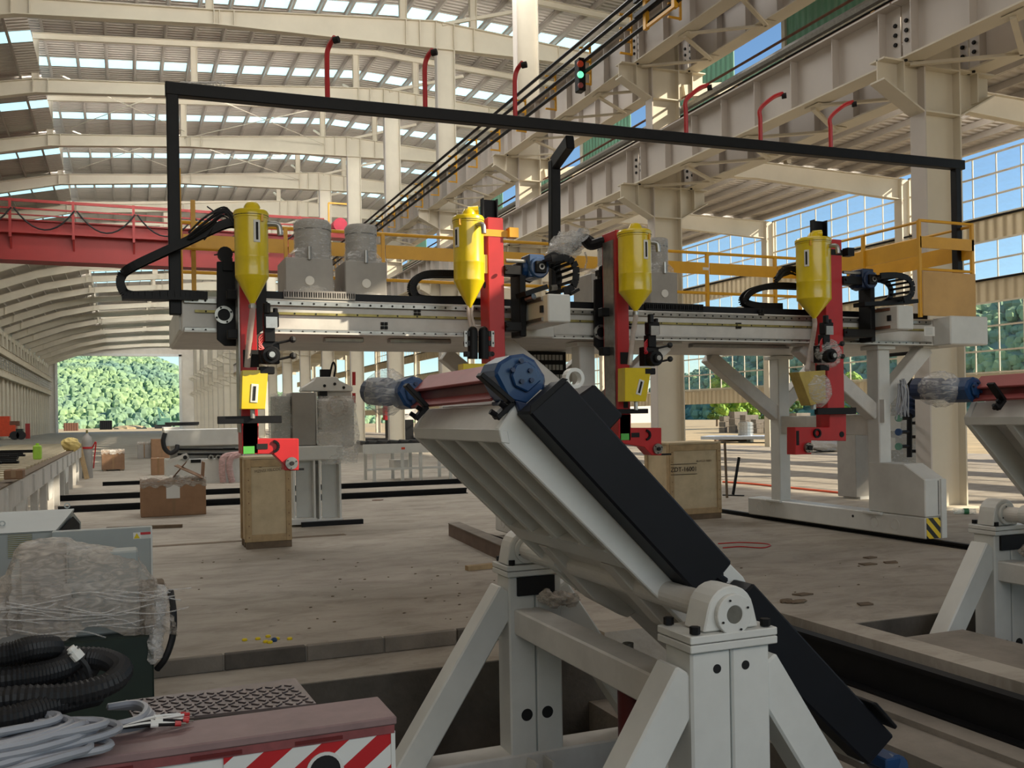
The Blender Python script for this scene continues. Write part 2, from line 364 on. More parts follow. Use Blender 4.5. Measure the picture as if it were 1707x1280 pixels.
for i in range(14):                                   # the jointed curb stones along the ledge
    x = -4.6+i*.58; MB().box(x+.004, x+.572, 6.965, 7.02, -.11, .006).build('curb_stone', concD if i % 3 == 0 else conc, fl, bevel=.006)
MB().box(-6, 2.9, 13.44, 13.60, .0, .004).build('joint_strip', woodD, fl)
# low timber-formed channel beside the middle of the floor
p, q = G(748, 893), G(862, 948)
ch = thing('channel_form', 'brown stained concrete curb running diagonally behind the tilting table, left of its stand', 'curb', p)
MB().prism([p, q, q+Vector((.16, .05, 0)), p+Vector((.16, .05, 0))], (0, 0, .17)).build('curb_wall', mat('stained_curb', (104, 86, 74), .85, var=.15, scale=4), ch)
MB().prism([p+Vector((-.01, -.01, .17)), q+Vector((-.01, -.01, .17)), q+Vector((.18, .05, .17)), p+Vector((.18, .05, .17))], (0, 0, .012)).build('curb_cap', conc, ch)
# ---- floor rails
def rail(name, label, p, q, h=.14, w=.07):
    t = thing(name, label, 'rail', p); p, q = Vector(p), Vector(q); up = Vector((0, 0, 1))
    MB().bar(p+up*.008, q+up*.008, w*1.9, .016).build('rail_foot', black, t)
    MB().bar(p+up*(h/2), q+up*(h/2), w*.3, h-.02).build('rail_web', black, t)
    MB().bar(p+up*(h-.015), q+up*(h-.015), w, .03).build('rail_head', black, t)
    return t
rail('crane_rail', 'black steel rail in the trench right behind the tilting table', (4.72, 1.2, -.26), (4.72, 13.6, -.26), .26, .09)
rail('floor_rail', 'black floor rail under the right leg of the gantry', (9.2, 4.0, 0), (9.2, 16.5, 0), .06, .07)
for i, (yy, x0, x1, hh, lb) in enumerate(((19.6, -1.2, 6.9, .12, 'black rail crossing the floor just behind the wrapped cardboard box'), (22.6, -1.4, 8.2, .12, 'black rail crossing the floor behind the square wrapped carton'), (27.5, -.6, 3.0, .10, 'black rail crossing the floor far behind the gas cylinder'))):
    rail('cross_rail', lb, (x0, yy, 0), (x1, yy, 0), hh, .12)
# ---- crane columns of the right row
def column(y, idx):
    lab = ('%s cream H-section crane column from the camera in the right-hand row' % ORD[idx]) if idx < 8 else 'far cream H-section crane column near the end of the right-hand row'
    c = thing('crane_column', lab, 'column', (12.7, y, 0), None if idx < 8 else 'far crane columns of the right row')
    hw = .16; top = 17.3
    MB().box(12.30, 12.33, y-hw, y+hw, 0, top).build('flange', cream_shaded, c)
    MB().box(13.08, 13.11, y-hw, y+hw, 0, top).build('flange', cream, c)
    MB().box(12.33, 13.08, y-.012, y+.012, 0, top).build('web', cream, c)
    MB().box(12.2, 13.2, y-.3, y+.3, 0, .04).build('base_plate', cream, c)
    for zb in (7.40, 10.40):
        for sx, xa, xb in ((-1, 11.45, 12.30), (1, 13.11, 13.9)):
            b = MB(); xo = xa if sx < 0 else xb; xi = xb if sx < 0 else xa
            b.prism([(xi, y-.012, zb), (xo, y-.012, zb), (xo, y-.012, zb-.34), (xi, y-.012, zb-.78)], (0, .024, 0))
            b.box(min(xo, xi), max(xo, xi), y-hw, y+hw, zb-.03, zb)
            b.prism([(xo, y-hw, zb-.34), (xi, y-hw, zb-.78), (xi, y-hw, zb-.81), (xo, y-hw, zb-.37)], (0, 2*hw, 0))
            b.box((xa+xb)/2-.01, (xa+xb)/2+.01, y-hw, y+hw, zb-.52, zb-.03)
            b.build('bracket', cream, c)
        b = MB()
        for zz in (zb-.8, zb-.05): b.box(12.33, 13.08, y-hw, y+hw, zz, zz+.025)
        b.build('stiffener', cream, c)
        a = MB()
        for zz in (zb+.0,): a.box(12.33, 13.08, y-hw, y+hw, zz+.9, zz+.925)
        a.build('stiffener', cream, c)
for i, y in enumerate(YK[:22]): column(y, i)
# ---- crane girders, one per bay, two tiers, two sides
def girder(x, z, h, y0, y1, label, group, near):
    g = thing('crane_girder', label, 'girder', (x, y0, z), group)
    MB().box(x-.2, x+.2, y0+.02, y1-.02, z, z+.03).build('bottom_flange', cream, g)
    MB().box(x-.24, x+.24, y0+.02, y1-.02, z+h-.03, z+h).build('top_flange', cream_shaded, g)
    MB().box(x-.012, x+.012, y0+.02, y1-.02, z+.03, z+h-.03).build('web', cream_shaded, g)
    MB().box(x-.05, x+.05, y0, y1, z+h, z+h+.12).build('crane_rail', rust, g)
    n = int((y1-y0)/1.08); st = None
    for i in range(n):
        yy = y0+.35+i*(y1-y0-.7)/(n-1)
        if st is None: st = MB().box(x-.17, x+.17, yy-.01, yy+.01, z+.03, z+h-.03).build('stiffener', cream_shaded, g); ys = yy
        else: inst(st, g, (0, yy-ys, 0))
    if near:
        b = MB()
        for yy in (y0+.12, y1-.12):
            for k in range(3): b.cyl((x-.045, yy, z+.35+k*.16), (x-.012, yy, z+.35+k*.16), .035, n=6)
            for k in range(2): b.cyl((x-.1, yy-.05+k*.1, z-.03), (x-.1, yy-.05+k*.1, z), .03, n=6)
        tag(b.build('bolts', dark, g), None, None, None, 'stuff')
for tier, z, h, nm in ((0, 7.40, .98, 'lower'), (1, 10.40, 1.05, 'upper')):
    for side, x, sn in ((0, 12.0, 'hall-side'), (1, 13.5, 'aisle-side')):
        for k in range(-1, 12):
            y0 = 11.98+8.65*k; y1 = y0+8.65
            if k <= 6: lb, gr = '%s span from the camera of the %s %s crane girder, cream with stiffeners' % (ORD[k+1], nm, sn), None
            else: lb, gr = 'far span of the %s %s crane girder beyond the seventh' % (nm, sn), 'far %s %s girder spans' % (nm, sn)
            girder(x, z, h, y0, y1, lb, gr, k < 2)
# horizontal lacing between the paired girders
def lacing(z, k):
    y0 = 11.98+8.65*k
    t = thing('lacing_truss', '%s angle-iron lacing panel between the paired %s crane girders' % (ORD[k+1], 'lower' if z < 9 else 'upper'), 'bracing', (12.75, y0, z))
    n = 4; s = 8.65/n; src = None
    for i in range(n):
        ya = y0+i*s
        for p, q in (((12.05, ya+.1), (13.45, ya+s/2)), ((13.45, ya+s/2), (12.05, ya+s-.1))):
            MB().bar((p[0], p[1], z-.03), (q[0], q[1], z-.03), .09, .05).build('lacing_bar', cream, t)
        MB().box(11.95, 12.3, ya-.16, ya+.22, z-.012, z).build('gusset_plate', cream, t)
        MB().box(13.2, 13.55, ya+s/2-.2, ya+s/2+.2, z-.012, z).build('gusset_plate', cream, t)
for k in range(-1, 4): lacing(7.39, k); lacing(10.39, k)
# ---- conductor rails and yellow brackets on the upper girder
cr = thing('conductor_rails', 'four black conductor rails on yellow brackets along the upper crane girder', 'conductor rails', (11.4, 8, 10.4))
for (xa, za) in ((11.5, 11.75), (11.3, 11.3), (11.3, 11.0), (11.3, 10.7)):
    MB().tube([(xa, 8, za), (xa, 120, za)], .05, 6).build('conductor_rail', black, cr)
src = None
for i in range(30):
    y = 9.2+i*2.2
    if src is None:
        b = MB().box(11.56, 11.6, y-.03, y+.03, 10.45, 11.5)
        for zz in (10.48, 10.78, 11.08, 11.42): b.box(11.26, 11.6, y-.025, y+.025, zz-.02, zz+.02)
        b.build('rail_bracket', ochre, cr); src = cr.children[-1]; y00 = y
    else: inst(src, cr, (0, y-y00, 0))
# signal lamp on the girder
p = V(966, 125, 11.2)
t = thing('signal_lamp', 'black signal lamp with lit green and dull red lenses on the upper girder', 'signal lamp', p)
MB().box(p.x-.08, p.x+.12, p.y-.14, p.y+.14, p.z-.45, p.z+.42).build('lamp_housing', black, t, bevel=.02)
eg = bpy.data.materials.new('lit_green_lens'); eg.use_nodes = True; eg.node_tree.nodes['Principled BSDF'].inputs['Emission Color'].default_value = (.02, .7, .3, 1); eg.node_tree.nodes['Principled BSDF'].inputs['Emission Strength'].default_value = 1.2
MB().cyl((p.x-.05, p.y-.18, p.z-.05), (p.x-.05, p.y-.13, p.z-.05), .085).build('green_lens', eg, t)
MB().cyl((p.x-.05, p.y-.18, p.z+.23), (p.x-.05, p.y-.13, p.z+.23), .085).build('red_lens', orange, t)
MB().cyl((p.x-.05, p.y-.18, p.z-.33), (p.x-.05, p.y-.13, p.z-.33), .07).build('lamp_bell', dred, t)
# orange collector frame up on the girder, top edge of the photograph
t = thing('collector_frame', 'brown and orange collector frame hanging on the conductor rails at the top edge', 'frame', V(1100, 60, 11.25))
a = V(1078, 90, 11.25); b_ = V(1125, 30, 11.25)
for q in (a, b_): MB().box(q.x-.05, q.x+.05, q.y-.06, q.y+.06, 10.55, 12.2).build('frame_post', ochre, t)
for zz in (10.6, 11.2, 11.8): MB().bar((a.x, a.y, zz), (b_.x, b_.y, zz), .07, .07).build('frame_rail', ochre, t)
for zz in (10.95, 11.3): MB().bar((a.x-.12, a.y+.3, zz), (b_.x-.12, b_.y-.3, zz), .09, .1).build('collector_shoe', black, t)
# conduit between the tiers
t = thing('conduit_run', 'thick grey conduit and thin cables running between the two girder tiers', 'conduit', (13.3, 8, 9.2))
MB().tube([(13.32, 6, 9.47), (13.32, 75, 9.47)], .10, 8).build('conduit', galv, t)
for i, (xa, za) in enumerate(((13.32, 9.30), (13.30, 9.22), (13.28, 9.72))): MB().tube([(xa, 6, za), (xa, 75, za)], .03, 6).build('cable', rust if i == 2 else black, t)
for i in range(8): MB().box(13.15, 13.5, 9.5+i*4.3, 9.6+i*4.3, 9.14, 9.20).build('support_bracket', ochre, t)
# ---- roof
ce = setting('ceiling', (0, 0, 0))
RB = [(-13.9, 12.95), (-11, 14.1), (-7.5, 15.4), (-3.5, 16.35), (3.4, 16.95), (9, 17.1), (12.3, 17.2), (16, 17.3), (19.6, 17.35), (23.8, 17.3)]
RT = [(-13.9, 13.75), (-11, 14.9), (-7.5, 16.1), (-3.5, 16.95), (3.4, 17.5), (9, 18.05), (12.3, 18.35), (16, 18.15), (19.6, 17.95), (23.8, 17.8)]
def strip(b, pts, y, w, t):
    for (xa, za), (xb, zb) in zip(pts[:-1], pts[1:]):
        b.add([(xa, y-w, za), (xb, y-w, zb), (xb, y+w, zb), (xa, y+w, za), (xa, y-w, za+t), (xb, y-w, zb+t), (xb, y+w, zb+t), (xa, y+w, za+t)],
              [(3, 2, 1, 0), (4, 5, 6, 7), (0, 1, 5, 4), (1, 2, 6, 5), (2, 3, 7, 6), (3, 0, 4, 7)])
r0 = None; Y0 = YK[0]
b = MB().prism([(x, Y0-.01, z) for x, z in RB]+[(x, Y0-.01, z) for x, z in RT[::-1]], (0, .02, 0))
strip(b, RB, Y0, .17, .03); strip(b, RT, Y0, .17, .03)
for xs in (-12, -3.6, -3.0, 3.35, 3.55, 4.1, 11.0, 11.6, 12.3, 13.1, 14.0, 18):
    zb = np.interp(xs, [q[0] for q in RB], [q[1] for q in RB]); zt = np.interp(xs, [q[0] for q in RT], [q[1] for q in RT])
    b.box(xs-.015, xs+.015, Y0-.16, Y0+.16, zb, zt)
raf = b.build('roof_beam', creamL, ce)
for y in YK[1:]: inst(raf, ce, (0, y-Y0, 0))
MR = [(-3.6, 18.75), (12.0, 20.0), (19.6, 19.7), (23.9, 19.5)]
b = MB(); strip(b, MR, Y0, .1, .02); strip(b, [(x, z+.26) for x, z in MR], Y0, .1, .02)
b.prism([(x, Y0-.008, z) for x, z in MR]+[(x, Y0-.008, z+.27) for x, z in MR[::-1]], (0, .016, 0))
mr = b.build('lantern_beam', creamL, ce)
for y in YK[1:]: inst(mr, ce, (0, y-Y0, 0))
post0 = {}
for xs in (-3.5, 3.2, 10.9, 14.0):
    zt = np.interp(xs, [q[0] for q in RT], [q[1] for q in RT]); zm = np.interp(xs, [q[0] for q in MR], [q[1] for q in MR])
    b = MB().box(xs-.15, xs-.13, Y0-.12, Y0+.12, zt, zm); b.box(xs+.13, xs+.15, Y0-.12, Y0+.12, zt, zm); b.box(xs-.13, xs+.13, Y0-.01, Y0+.01, zt, zm)
    post0[xs] = b.build('stub_post', creamL, ce)
    for y in YK[1:]: inst(post0[xs], ce, (0, y-Y0, 0))
kb = MB().bar((12.6, Y0, 18.3), (16.6, Y0, 19.55), .14, .14); kb.bar((12.4, Y0, 17.4), (11.2, Y0+4.3, 19.9), .1, .1)
kb = kb.build('knee_brace', creamL, ce)
for y in YK[1:15]: inst(kb, ce, (0, y-Y0, 0))
# purlins: parts for the bays that show, one joined mass beyond
def purlin_xz():
    out = [(x, np.interp(x, [-3.6, 12, 19.6, 24], [19.05, 20.3, 20.0, 19.8])) for x in np.arange(-3.2, 23.8, 1.28)]
    return out+[(x, np.interp(x, [q[0] for q in RT], [q[1]+.04 for q in RT])) for x in np.arange(-13.2, -3.7, 1.3)]
PX = purlin_xz(); far = MB()
for x, z in PX:
    src = None
    for k in range(1, 22):
        y = YK[k]
        if k <= 9:
            if src is None:
                b = MB().box(x-.012, x+.012, y, y+8.65, z, z+.24); b.box(x, x+.09, y, y+8.65, z, z+.015); b.box(x-.09, x, y, y+8.65, z+.225, z+.24)
                src = b.build('purlin', roofm, ce); ys = y
            else: inst(src, ce, (0, y-ys, 0))
        else: far.box(x-.04, x+.04, y, y+8.65, z, z+.22)
tag(far.build('far_purlins', roofm, ce), kind='stuff')
# sheeting and roof-light strips
def sheet(y0, y1, m, name):
    b = MB()
    for pts in ([(-3.9, 19.3), (12.0, 20.57), (19.6, 20.27), (24.4, 20.06)], [(-14.3, 13.95), (-11, 15.2), (-7.5, 16.4), (-3.3, 17.3)]):
        strip(b, pts, (y0+y1)/2, (y1-y0)/2, .03)
    return b.build(name, m, ce)
sheet(YBACK, YK[2]+3.8, roof_sheet, 'roof_sheet')
sk = None
for k in range(2, 23):
    y = YK[k]+3.8
    if y > YEND-1.5: break
    if sk is None:
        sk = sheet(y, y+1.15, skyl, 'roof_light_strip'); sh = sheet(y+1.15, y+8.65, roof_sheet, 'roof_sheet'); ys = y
    else: inst(sk, ce, (0, y-ys, 0)); inst(sh, ce, (0, y-ys, 0))
MB().box(-3.75, -3.7, YBACK, YEND, 17.35, 18.4).build('lantern_side_sheet', roof_sheet, ce)
MB().box(-3.75, -3.7, YBACK, YEND, 18.4, 19.25).build('lantern_side_glazing', glass, ce)
MB().box(-6.0, -5.2, YK[2], YEND, 16.9, 16.94).build('gutter_plate', roof_sheet, ce)
# tie rods in two bays
for k in (4, 5):
    for xa, xb in ((-2.5, 3.2), (3.2, 10.9)):
        for s in (0, 1):
            MB().tube([(xa, YK[k]+.2+s*8.2, 17.35), (xb, YK[k]+8.4-s*8.2, 17.75)], .022, 5).build('tie_rod', cream, ce)
# ---- left wall
wl = setting('wall_left', (-14.2, 100, 0))
MB().box(-14.3, -14.2, YBACK, YEND, 0, 13.9).build('wall_sheet', clad, wl)
MB().box(-14.1, -13.7, YBACK, YEND, 12.6, 13.2).build('eaves_beam', cream, wl)
src = None
for k in range(11, 23):
    y = YK[k]
    for dx in (0, 4.3):
        if src is None:
            b = MB().box(-13.75, -13.55, y-.2, y+.2, 0, 13); b.box(-14.1, -13.75, y-.02, y+.02, 0, 13); src = b.build('wall_column', cream, wl); ys = y
        else: inst(src, wl, (0, y+dx-ys, 0))
for z, nm in ((7.3, 'lower'), (9.9, 'upper')):
    g = thing('crane_girder', 'cream %s crane girder along the left wall' % nm, 'girder', (-13.4, 110, z))
    MB().box(-13.5, -13.44, 95, YEND-2, z, z+.95).build('web', cream, g)
    MB().box(-13.53, -13.1, 95, YEND-2, z, z+.05).build('bottom_flange', cream, g)
    MB().box(-13.53, -13.1, 95, YEND-2, z+.9, z+.95).build('top_flange', cream, g)
    bb = MB()
    for i in range(48): bb.box(-13.44, -13.15, 96+i*2.2, 96.06+i*2.2, z+.05, z+.9)
    tag(bb.build('stiffeners', cream, g), kind='stuff')
t = thing('walkway_rail', 'thin grey walkway railings above the lower left crane girder', 'railing', (-13.2, 100, 8.3))
for zz in (8.7, 9.1, 9.5): MB().tube([(-13.15, 95, zz), (-13.15, YEND-4, zz)], .04, 5).build('rail_bar', galv, t)
bb = MB()
for i in range(40): bb.box(-13.19, -13.11, 96+i*2.6, 96.08+i*2.6, 8.25, 9.55)
tag(bb.build('rail_posts', galv, t), kind='stuff')
wk_ = setting('wall_back', (0, YBACK, 0))  # unseen back wall, added to hold off bluish sky light
MB().box(-14.3, -6, YBACK-.3, YBACK, 0, 20).build('wall_sheet', clad, wk_)
MB().box(9, 29.5, YBACK-.3, YBACK, 0, 20).build('wall_sheet', clad, wk_)
MB().box(-6, 9, YBACK-.3, YBACK, 7, 20).build('wall_sheet', clad, wk_)
# ---- end wall round the big opening
wb = setting('wall_end', (0, YEND, 0))
MB().box(-14.3, -12.6, YEND, YEND+.3, 0, 16).build('wall_sheet', clad, wb)
MB().box(10.6, 29.5, YEND, YEND+.3, 0, 21).build('wall_sheet', clad, wb)
MB().box(-14.3, 10.6, YEND, YEND+.3, 15.6, 21).build('wall_sheet', clad, wb)
MB().box(-12.75, -12.3, YEND-.4, YEND+.35, 0, 15.6).build('opening_jamb', white, wb)
MB().box(10.2, 10.7, YEND-.4, YEND+.35, 0, 15.6).build('opening_jamb', white, wb)
MB().box(-12.75, 10.7, YEND-.4, YEND+.35, 15.2, 15.7).build('opening_head', white, wb)
# inner cladding of the far right row above its lower girder
wr2 = setting('wall_inner', (13.2, 150, 0))
MB().box(13.3, 13.36, 118, YEND, 8.6, 17.4).build('wall_sheet', clad, wr2)
# ---- clerestory wall standing on the aisle roof: cladding, green and white sheets, open lights
cl = setting('wall_clerestory', (23.5, 80, 11.2))
grp_ = sheet_mat('green_clerestory_sheet', (110, 160, 134), .9, 'Y')
for k in range(-3, 18):
    y = 11.98+8.65*k
    MB().box(23.4, 23.6, y-.1, y+.1, 11.15, 19.75).build('wall_post', cream, cl)
    MB().box(23.5, 23.54, y+.1, y+8.55, 11.3, 14.5).build('wall_sheet', clad, cl)
    MB().box(23.5, 23.54, y+.1, y+8.55, 15.05, 15.6).build('wall_sheet', clad if k % 2 else grp_, cl)
    MB().box(23.5, 23.54, y+3.3, y+8.55, 15.6, 17.35).build('wall_sheet', grp_, cl)
    MB().box(23.5, 23.54, y+.1, y+8.55, 17.35, 18.1).build('wall_sheet', clad, cl)
    MB().box(23.5, 23.54, y+.1, y+8.55, 18.1, 19.7).build('wall_sheet', grp_ if k % 2 else clad, cl)
    for zz in (14.5, 15.05, 17.35): MB().box(23.4, 23.56, y+.1, y+8.55, zz-.05, zz+.05).build('girt', cream, cl)
# ---- right aisle: rafters, roof, window wall
ar = setting('ceiling_aisle', (23, 40, 11))
b = MB().prism([(17.8, Y0-.01, 10.35), (22, Y0-.01, 10.45), (29.2, Y0-.01, 10.15), (29.2, Y0-.01, 11.0), (17.8, Y0-.01, 11.15)], (0, .02, 0))
strip(b, [(17.8, 10.35), (22, 10.45), (29.2, 10.15)], Y0, .14, .03); strip(b, [(17.8, 11.12), (29.2, 10.97)], Y0, .14, .03)
af = b.build('roof_beam', cream, ar)
for k in range(-1, 20):
    if k != 0: inst(af, ar, (0, 8.65*k, 0))
st = MB().bar((13.3, Y0, 9.9), (17.9, Y0, 10.7), .2, .3).build('link_beam', cream, ar)
for k in range(-1, 12):
    if k != 0: inst(st, ar, (0, 8.65*k, 0))
src = None
for i in range(10):
    x = 18.3+i*1.16; z = 11.17-(x-17.8)*.0135
    for k in range(-1, 12):
        if src is None: src = MB().box(x-.05, x+.05, Y0-8.65, Y0, z, z+.2).build('purlin', roofm, ar); x00, z00 = x, z
        else: inst(src, ar, (x-x00, 8.65*(k+1), z-z00))
MB().prism([(17.6, YBACK, 11.4), (29.6, YBACK, 11.24), (29.6, YBACK, 11.28), (17.6, YBACK, 11.44)], (0, YEND-YBACK, 0)).build('roof_sheet', roof_sheet, ar)
wr = setting('wall_right', (29.4, 40, 0))
src = None
for k in range(-1, 19):
    y = 11.98+8.65*k
    if src is None:
        b = MB().box(28.95, 29.0, y-.2, y+.2, 0, 11); b.box(29.5, 29.55, y-.2, y+.2, 0, 11); b.box(29.0, 29.5, y-.02, y+.02, 0, 11)
        src = b.build('wall_column', cream, wr); ys = y
    else: inst(src, wr, (0, y-ys, 0))
for z0, z1 in ((7.85, 8.7), (5.6, 6.4), (2.2, 2.9)):
    src = None
    for k in range(-1, 19):
        y = 11.98+8.65*k
        if src is None: src = MB().box(29.3, 29.38, y+.2, y+8.45, z0, z1).build('band_panel', cladz, wr)
        else: inst(src, wr, (0, 8.65*(k+1), 0))
for z in (7.9, 5.65, 2.25): MB().box(29.2, 29.3, YBACK, 170, z+.72, z+.78).build('girt', black if z > 5 else cream, wr)
wi = 0
WROWS = ((8.7, 11.0, 3), (6.4, 7.85, 2), (2.9, 5.6, 3))
pane0 = {}
for k in range(-1, 12):
    for r, (z0, z1, nr) in enumerate(WROWS):
        wi += 1; y = 11.98+8.65*k+.2; L = 8.25; nc = 8
        if k > 5 and r == 1: continue
        w = setting('window_%d' % wi, (29.34, y, z0))
        f = MB()
        for zz in (z0+.03, z1-.03): f.box(29.3, 29.37, y, y+L, zz-.03, zz+.03)
        for yy in (y+.03, y+L-.03): f.box(29.3, 29.37, yy-.03, yy+.03, z0, z1)
        f.build('window_frame', cream, w)
        m = MB()
        for i in range(1, nc): m.box(29.32, 29.36, y+L*i/nc-.02, y+L*i/nc+.02, z0, z1)
        for j in range(1, nr): m.box(29.31, 29.37, y, y+L, z0+(z1-z0)*j/nr-.03, z0+(z1-z0)*j/nr+.03)
        m.build('glazing_bars', cream, w)
        if 0 <= k <= 3:
            cw, ch_ = L/nc, (z1-z0)/nr
            for i in range(nc):
                for j in range(nr):
                    if r == 0 and (i*7+k*3) % 11 == 0 and j == 0: continue
                    o = None
                    if r not in pane0:
                        o = MB().box(29.335, 29.345, y+.03, y+cw-.03, z0+.04, z0+ch_-.04).build('pane', glass, w); pane0[r] = o
                    else:
                        o = inst(pane0[r], w, (0, i*cw, j*ch_))
        else: MB().box(29.335, 29.345, y+.03, y+L-.03, z0+.03, z1-.03).build('pane', glass, w)
# ================================================================ THE WELDING GANTRY
YF, YB_ = 9.5, 11.8
xl, xr = U(303, 553, YF).x, U(1616, 577, YF).x
zb, zt = 2.515, 2.86
gt = thing('welding_gantry', 'white portal gantry with a long beam on two legs, yellow railings on its platform', 'gantry', (5.5, 10.6, 0))
MB().box(xl, xr, YF, YB_, zb, zt).build('beam', white2, gt, bevel=.012)
MB().box(xl-.02, xl+.02, YF+.08, YB_-.04, zb+.02, zt-.06).build('beam_end_plate', white, gt, bevel=.01)
MB().box(9.95, xr+.01, YF-.30, YF, zb-.01, zt+.02).build('beam_end_box', white, gt, bevel=.015)
# guide rails, rack and their screws on the beam front
gx0, gx1 = xl+.02, U(1390, 545, YF).x+1.55
for px_y, nm in ((501, 'upper'), (550, 'lower')):
    z = U(310, px_y, YF).z
    MB().box(gx0, 9.9, YF-.035, YF, z-.025, z+.025).build('guide_rail', steel, gt, bevel=.004)
    b = MB(); x = gx0+.08
    while x < 9.85: b.cyl((x, YF-.04, z), (x, YF-.034, z), .011, n=6); x += .115
    tag(b.build('rail_screws', dark, gt), kind='stuff')
zr = U(330, 519, YF).z
MB().box(gx0+.1, 9.8, YF-.03, YF, zr-.012, zr+.012).build('gear_rack', brass, gt)
b = MB(); x = gx0+.2
while x < 9.7: b.cyl((x, YF-.034, zr), (x, YF-.028, zr), .009, n=6); x += .21
tag(b.build('rack_screws', dark, gt), kind='stuff')
MB().box(gx0, 9.9, YF-.06, YF, zb-.005, zb+.012).build('front_ledge', white, gt)
for px in (695, 640, 1268, 1230, 1048):
    q = U(px, 521 if px in (695, 1268) else 543, YF)
    b = MB()
    for dx in (-.02, .02):
        for dz in (-.02, .02): b.cbox((q.x+dx, YF-.012, q.z+dz), .03, .024, .03)
    b.build('limit_switch_block', dark, gt)
for px0, px1, py in ((540, 605, 571), (648, 750, 573), (1152, 1312, 579)):
    p, q = U(px0, py, YF+.35), U(px1, py, YF+.35)
    f = MB().box(p.x, q.x, YF+.3, YF+.42, zb-.05, zb-.001).build('tube_lamp', galv, gt, bevel=.008)
    MB().box(p.x+.05, q.x-.05, YF+.33, YF+.39, zb-.062, zb-.05).build('lamp_diffuser', glass, f)
# black cable tray on the beam and the laid-out chain
MB().box(U(440, 495, YF).x, 9.9, YF+.03, YF+.16, zt, zt+.075).build('cable_tray', navy, gt)
for pa, pb in ((473, 592), (1076, 1172)):
    p, q = U(pa, 495, YF).x, U(pb, 495, YF).x; b0 = None; n = 15
    for i in range(n):
        x = p+(q-p)*i/n
        if b0 is None:
            c = MB(); w = (q-p)/n
            for (a0, a1, c0, c1) in ((0, .16, 0, 1), (.84, 1, 0, 1), (0, 1, 0, .2), (0, 1, .8, 1), (.4, .6, .2, .8)):
                c.box(x+a0*w, x+a1*w, YF-.005, YF+.03, zt+.005+.085*c0, zt+.005+.085*c1)
            b0 = c.build('chain_link', black if pa > 900 else unitg, gt)
        else: inst(b0, gt, ((q-p)*i/n, 0, 0))
# legs
def leg(x, y, top=True):
    b = MB().box(x, x+.2, y, y+.22, .3, zb-.04); b.build('leg', white, gt, bevel=.012)
    MB().box(x-.05, x+.25, y-.05, y+.27, zb-.06, zb-.005).build('cap_plate', white, gt, bevel=.006)
    MB().box(x-.06, x+.27, y-.05, y+.27, .30, .335).build('foot_plate', white, gt, bevel=.006)
XR = 9.07
leg(XR+.02, 9.58); leg(XR+.02, 11.62)
XL = 4.84
leg(XL, 9.75); leg(XL, 11.62)
MB().box(XR+.06, XR+.16, 9.78, 11.64, 1.33, 1.6).build('cross_beam', white2, gt, bevel=.01)
MB().box(XL+.06, XL+.16, 9.95, 11.64, 1.33, 1.6).build('cross_beam', white2, gt, bevel=.01)
# diagonal braces
def brace(p, q, w=.19): MB().bar(p, q, w, w, (0, 1, 0)).build('brace', white2, gt, bevel=.01)
for y in (9.72, 11.74):
    brace((XR+.06, y, 1.62), (XR-1.15, y, zb-.02)); brace((XR+.14, y, 1.75), (XR+.95, y, zb-.02))
    brace((XL+.06, y+.1, 1.7), (XL-.95, y+.1, zb-.02)); brace((XL+.14, y+.1, 1.62), (XL+1.15, y+.1, zb-.02))
for x in (XR, XL):
    for dx in (-1.15, .95 if x == XR else 1.15): MB().box(x+dx-.13, x+dx+.13, 9.6, 9.85, zb-.03, zb-.002).build('brace_pad', white, gt)
MB().box(XR+.03, XR+.06, 9.5, 9.58, 1.5, 1.8).build('brace_pad', white, gt)
# end carriages on the rails
def end_truck(x, y0, y1, cover):
    e = MB().box(x, x+.3, y0, y1, .065, .33).build('end_carriage', white, gt, bevel=.015)
    for i, yy in enumerate((y0+.5, y0+.86, y1-.3, y1-.62)): MB().ring((x-.006, yy, .2), (x, yy, .2), .075, .066, 20).build('wheel_cover', white2, e)
    MB().cyl((x-.006, y0+1.25, .24), (x, y0+1.25, .24), .018).build('bolt_hole', dark, e)
    for yy in (y0+.68, y1-.46): MB().cyl((x+.08, yy, .12), (x+.2, yy, .12), .065).build('wheel', black, e)
    if cover:
        c = MB().prism([(x, y0, .335), (x, y0+.95, .335), (x, y0+.95, .98), (x, y0+.34, .98), (x, y0, .8)], (.33, 0, 0)).build('drive_cover', white, gt, bevel=.012)
        MB().box(x+.212, x+.22, y0-.003, y0, .36, .78).build('cover_joint', dark, c)
        hz = stripes('hazard_stripes', (22, 22, 24), (228, 196, 40), 9.0, (0, R(45), 0))
        MB().box(x+.015, x+.235, y0-.008, y0, .07, .325).build('hazard_plate', hz, e)
        MB().box(x+.245, x+.335, y0-.02, y0+.1, .066, .80).build('side_panel', white, e, bevel=.006)
end_truck(XR, 8.82, 12.40, True); end_truck(XL-.05, 8.82, 12.40, True)
# railing round the platform
rl = MB()
def rails(p, q, zs, r=.02):
    for z in zs: MB().tube([(p[0], p[1], zt+z), (q[0], q[1], zt+z)], r, 8).build('handrail', ochre, gt)
def stand(x, y, h=1.0): MB().box(x-.022, x+.022, y-.022, y+.022, zt, zt+h).build('rail_post', ochre, gt)
zr_t, zr_m, zr_l = [U(700, p, YB_).z-zt for p in (395, 425, 470)]
rails((xl+.1, YB_-.05), (9.9, YB_-.05), (zr_t, zr_l), .022)
for i in range(9): stand(xl+.12+i*1.22, YB_-.05, zr_t)
for i in range(8): MB().box(xl+.15+i*1.22, xl+1.31+i*1.22, YB_-.08, YB_-.065, zt+zr_m-.08, zt+zr_m+.09).build('toe_board', ochre, gt)
MB().box(7.85, 7.95, YB_-.085, YB_-.08, zt+zr_m-.02, zt+zr_m+.02).build('label_plate', paper, gt)
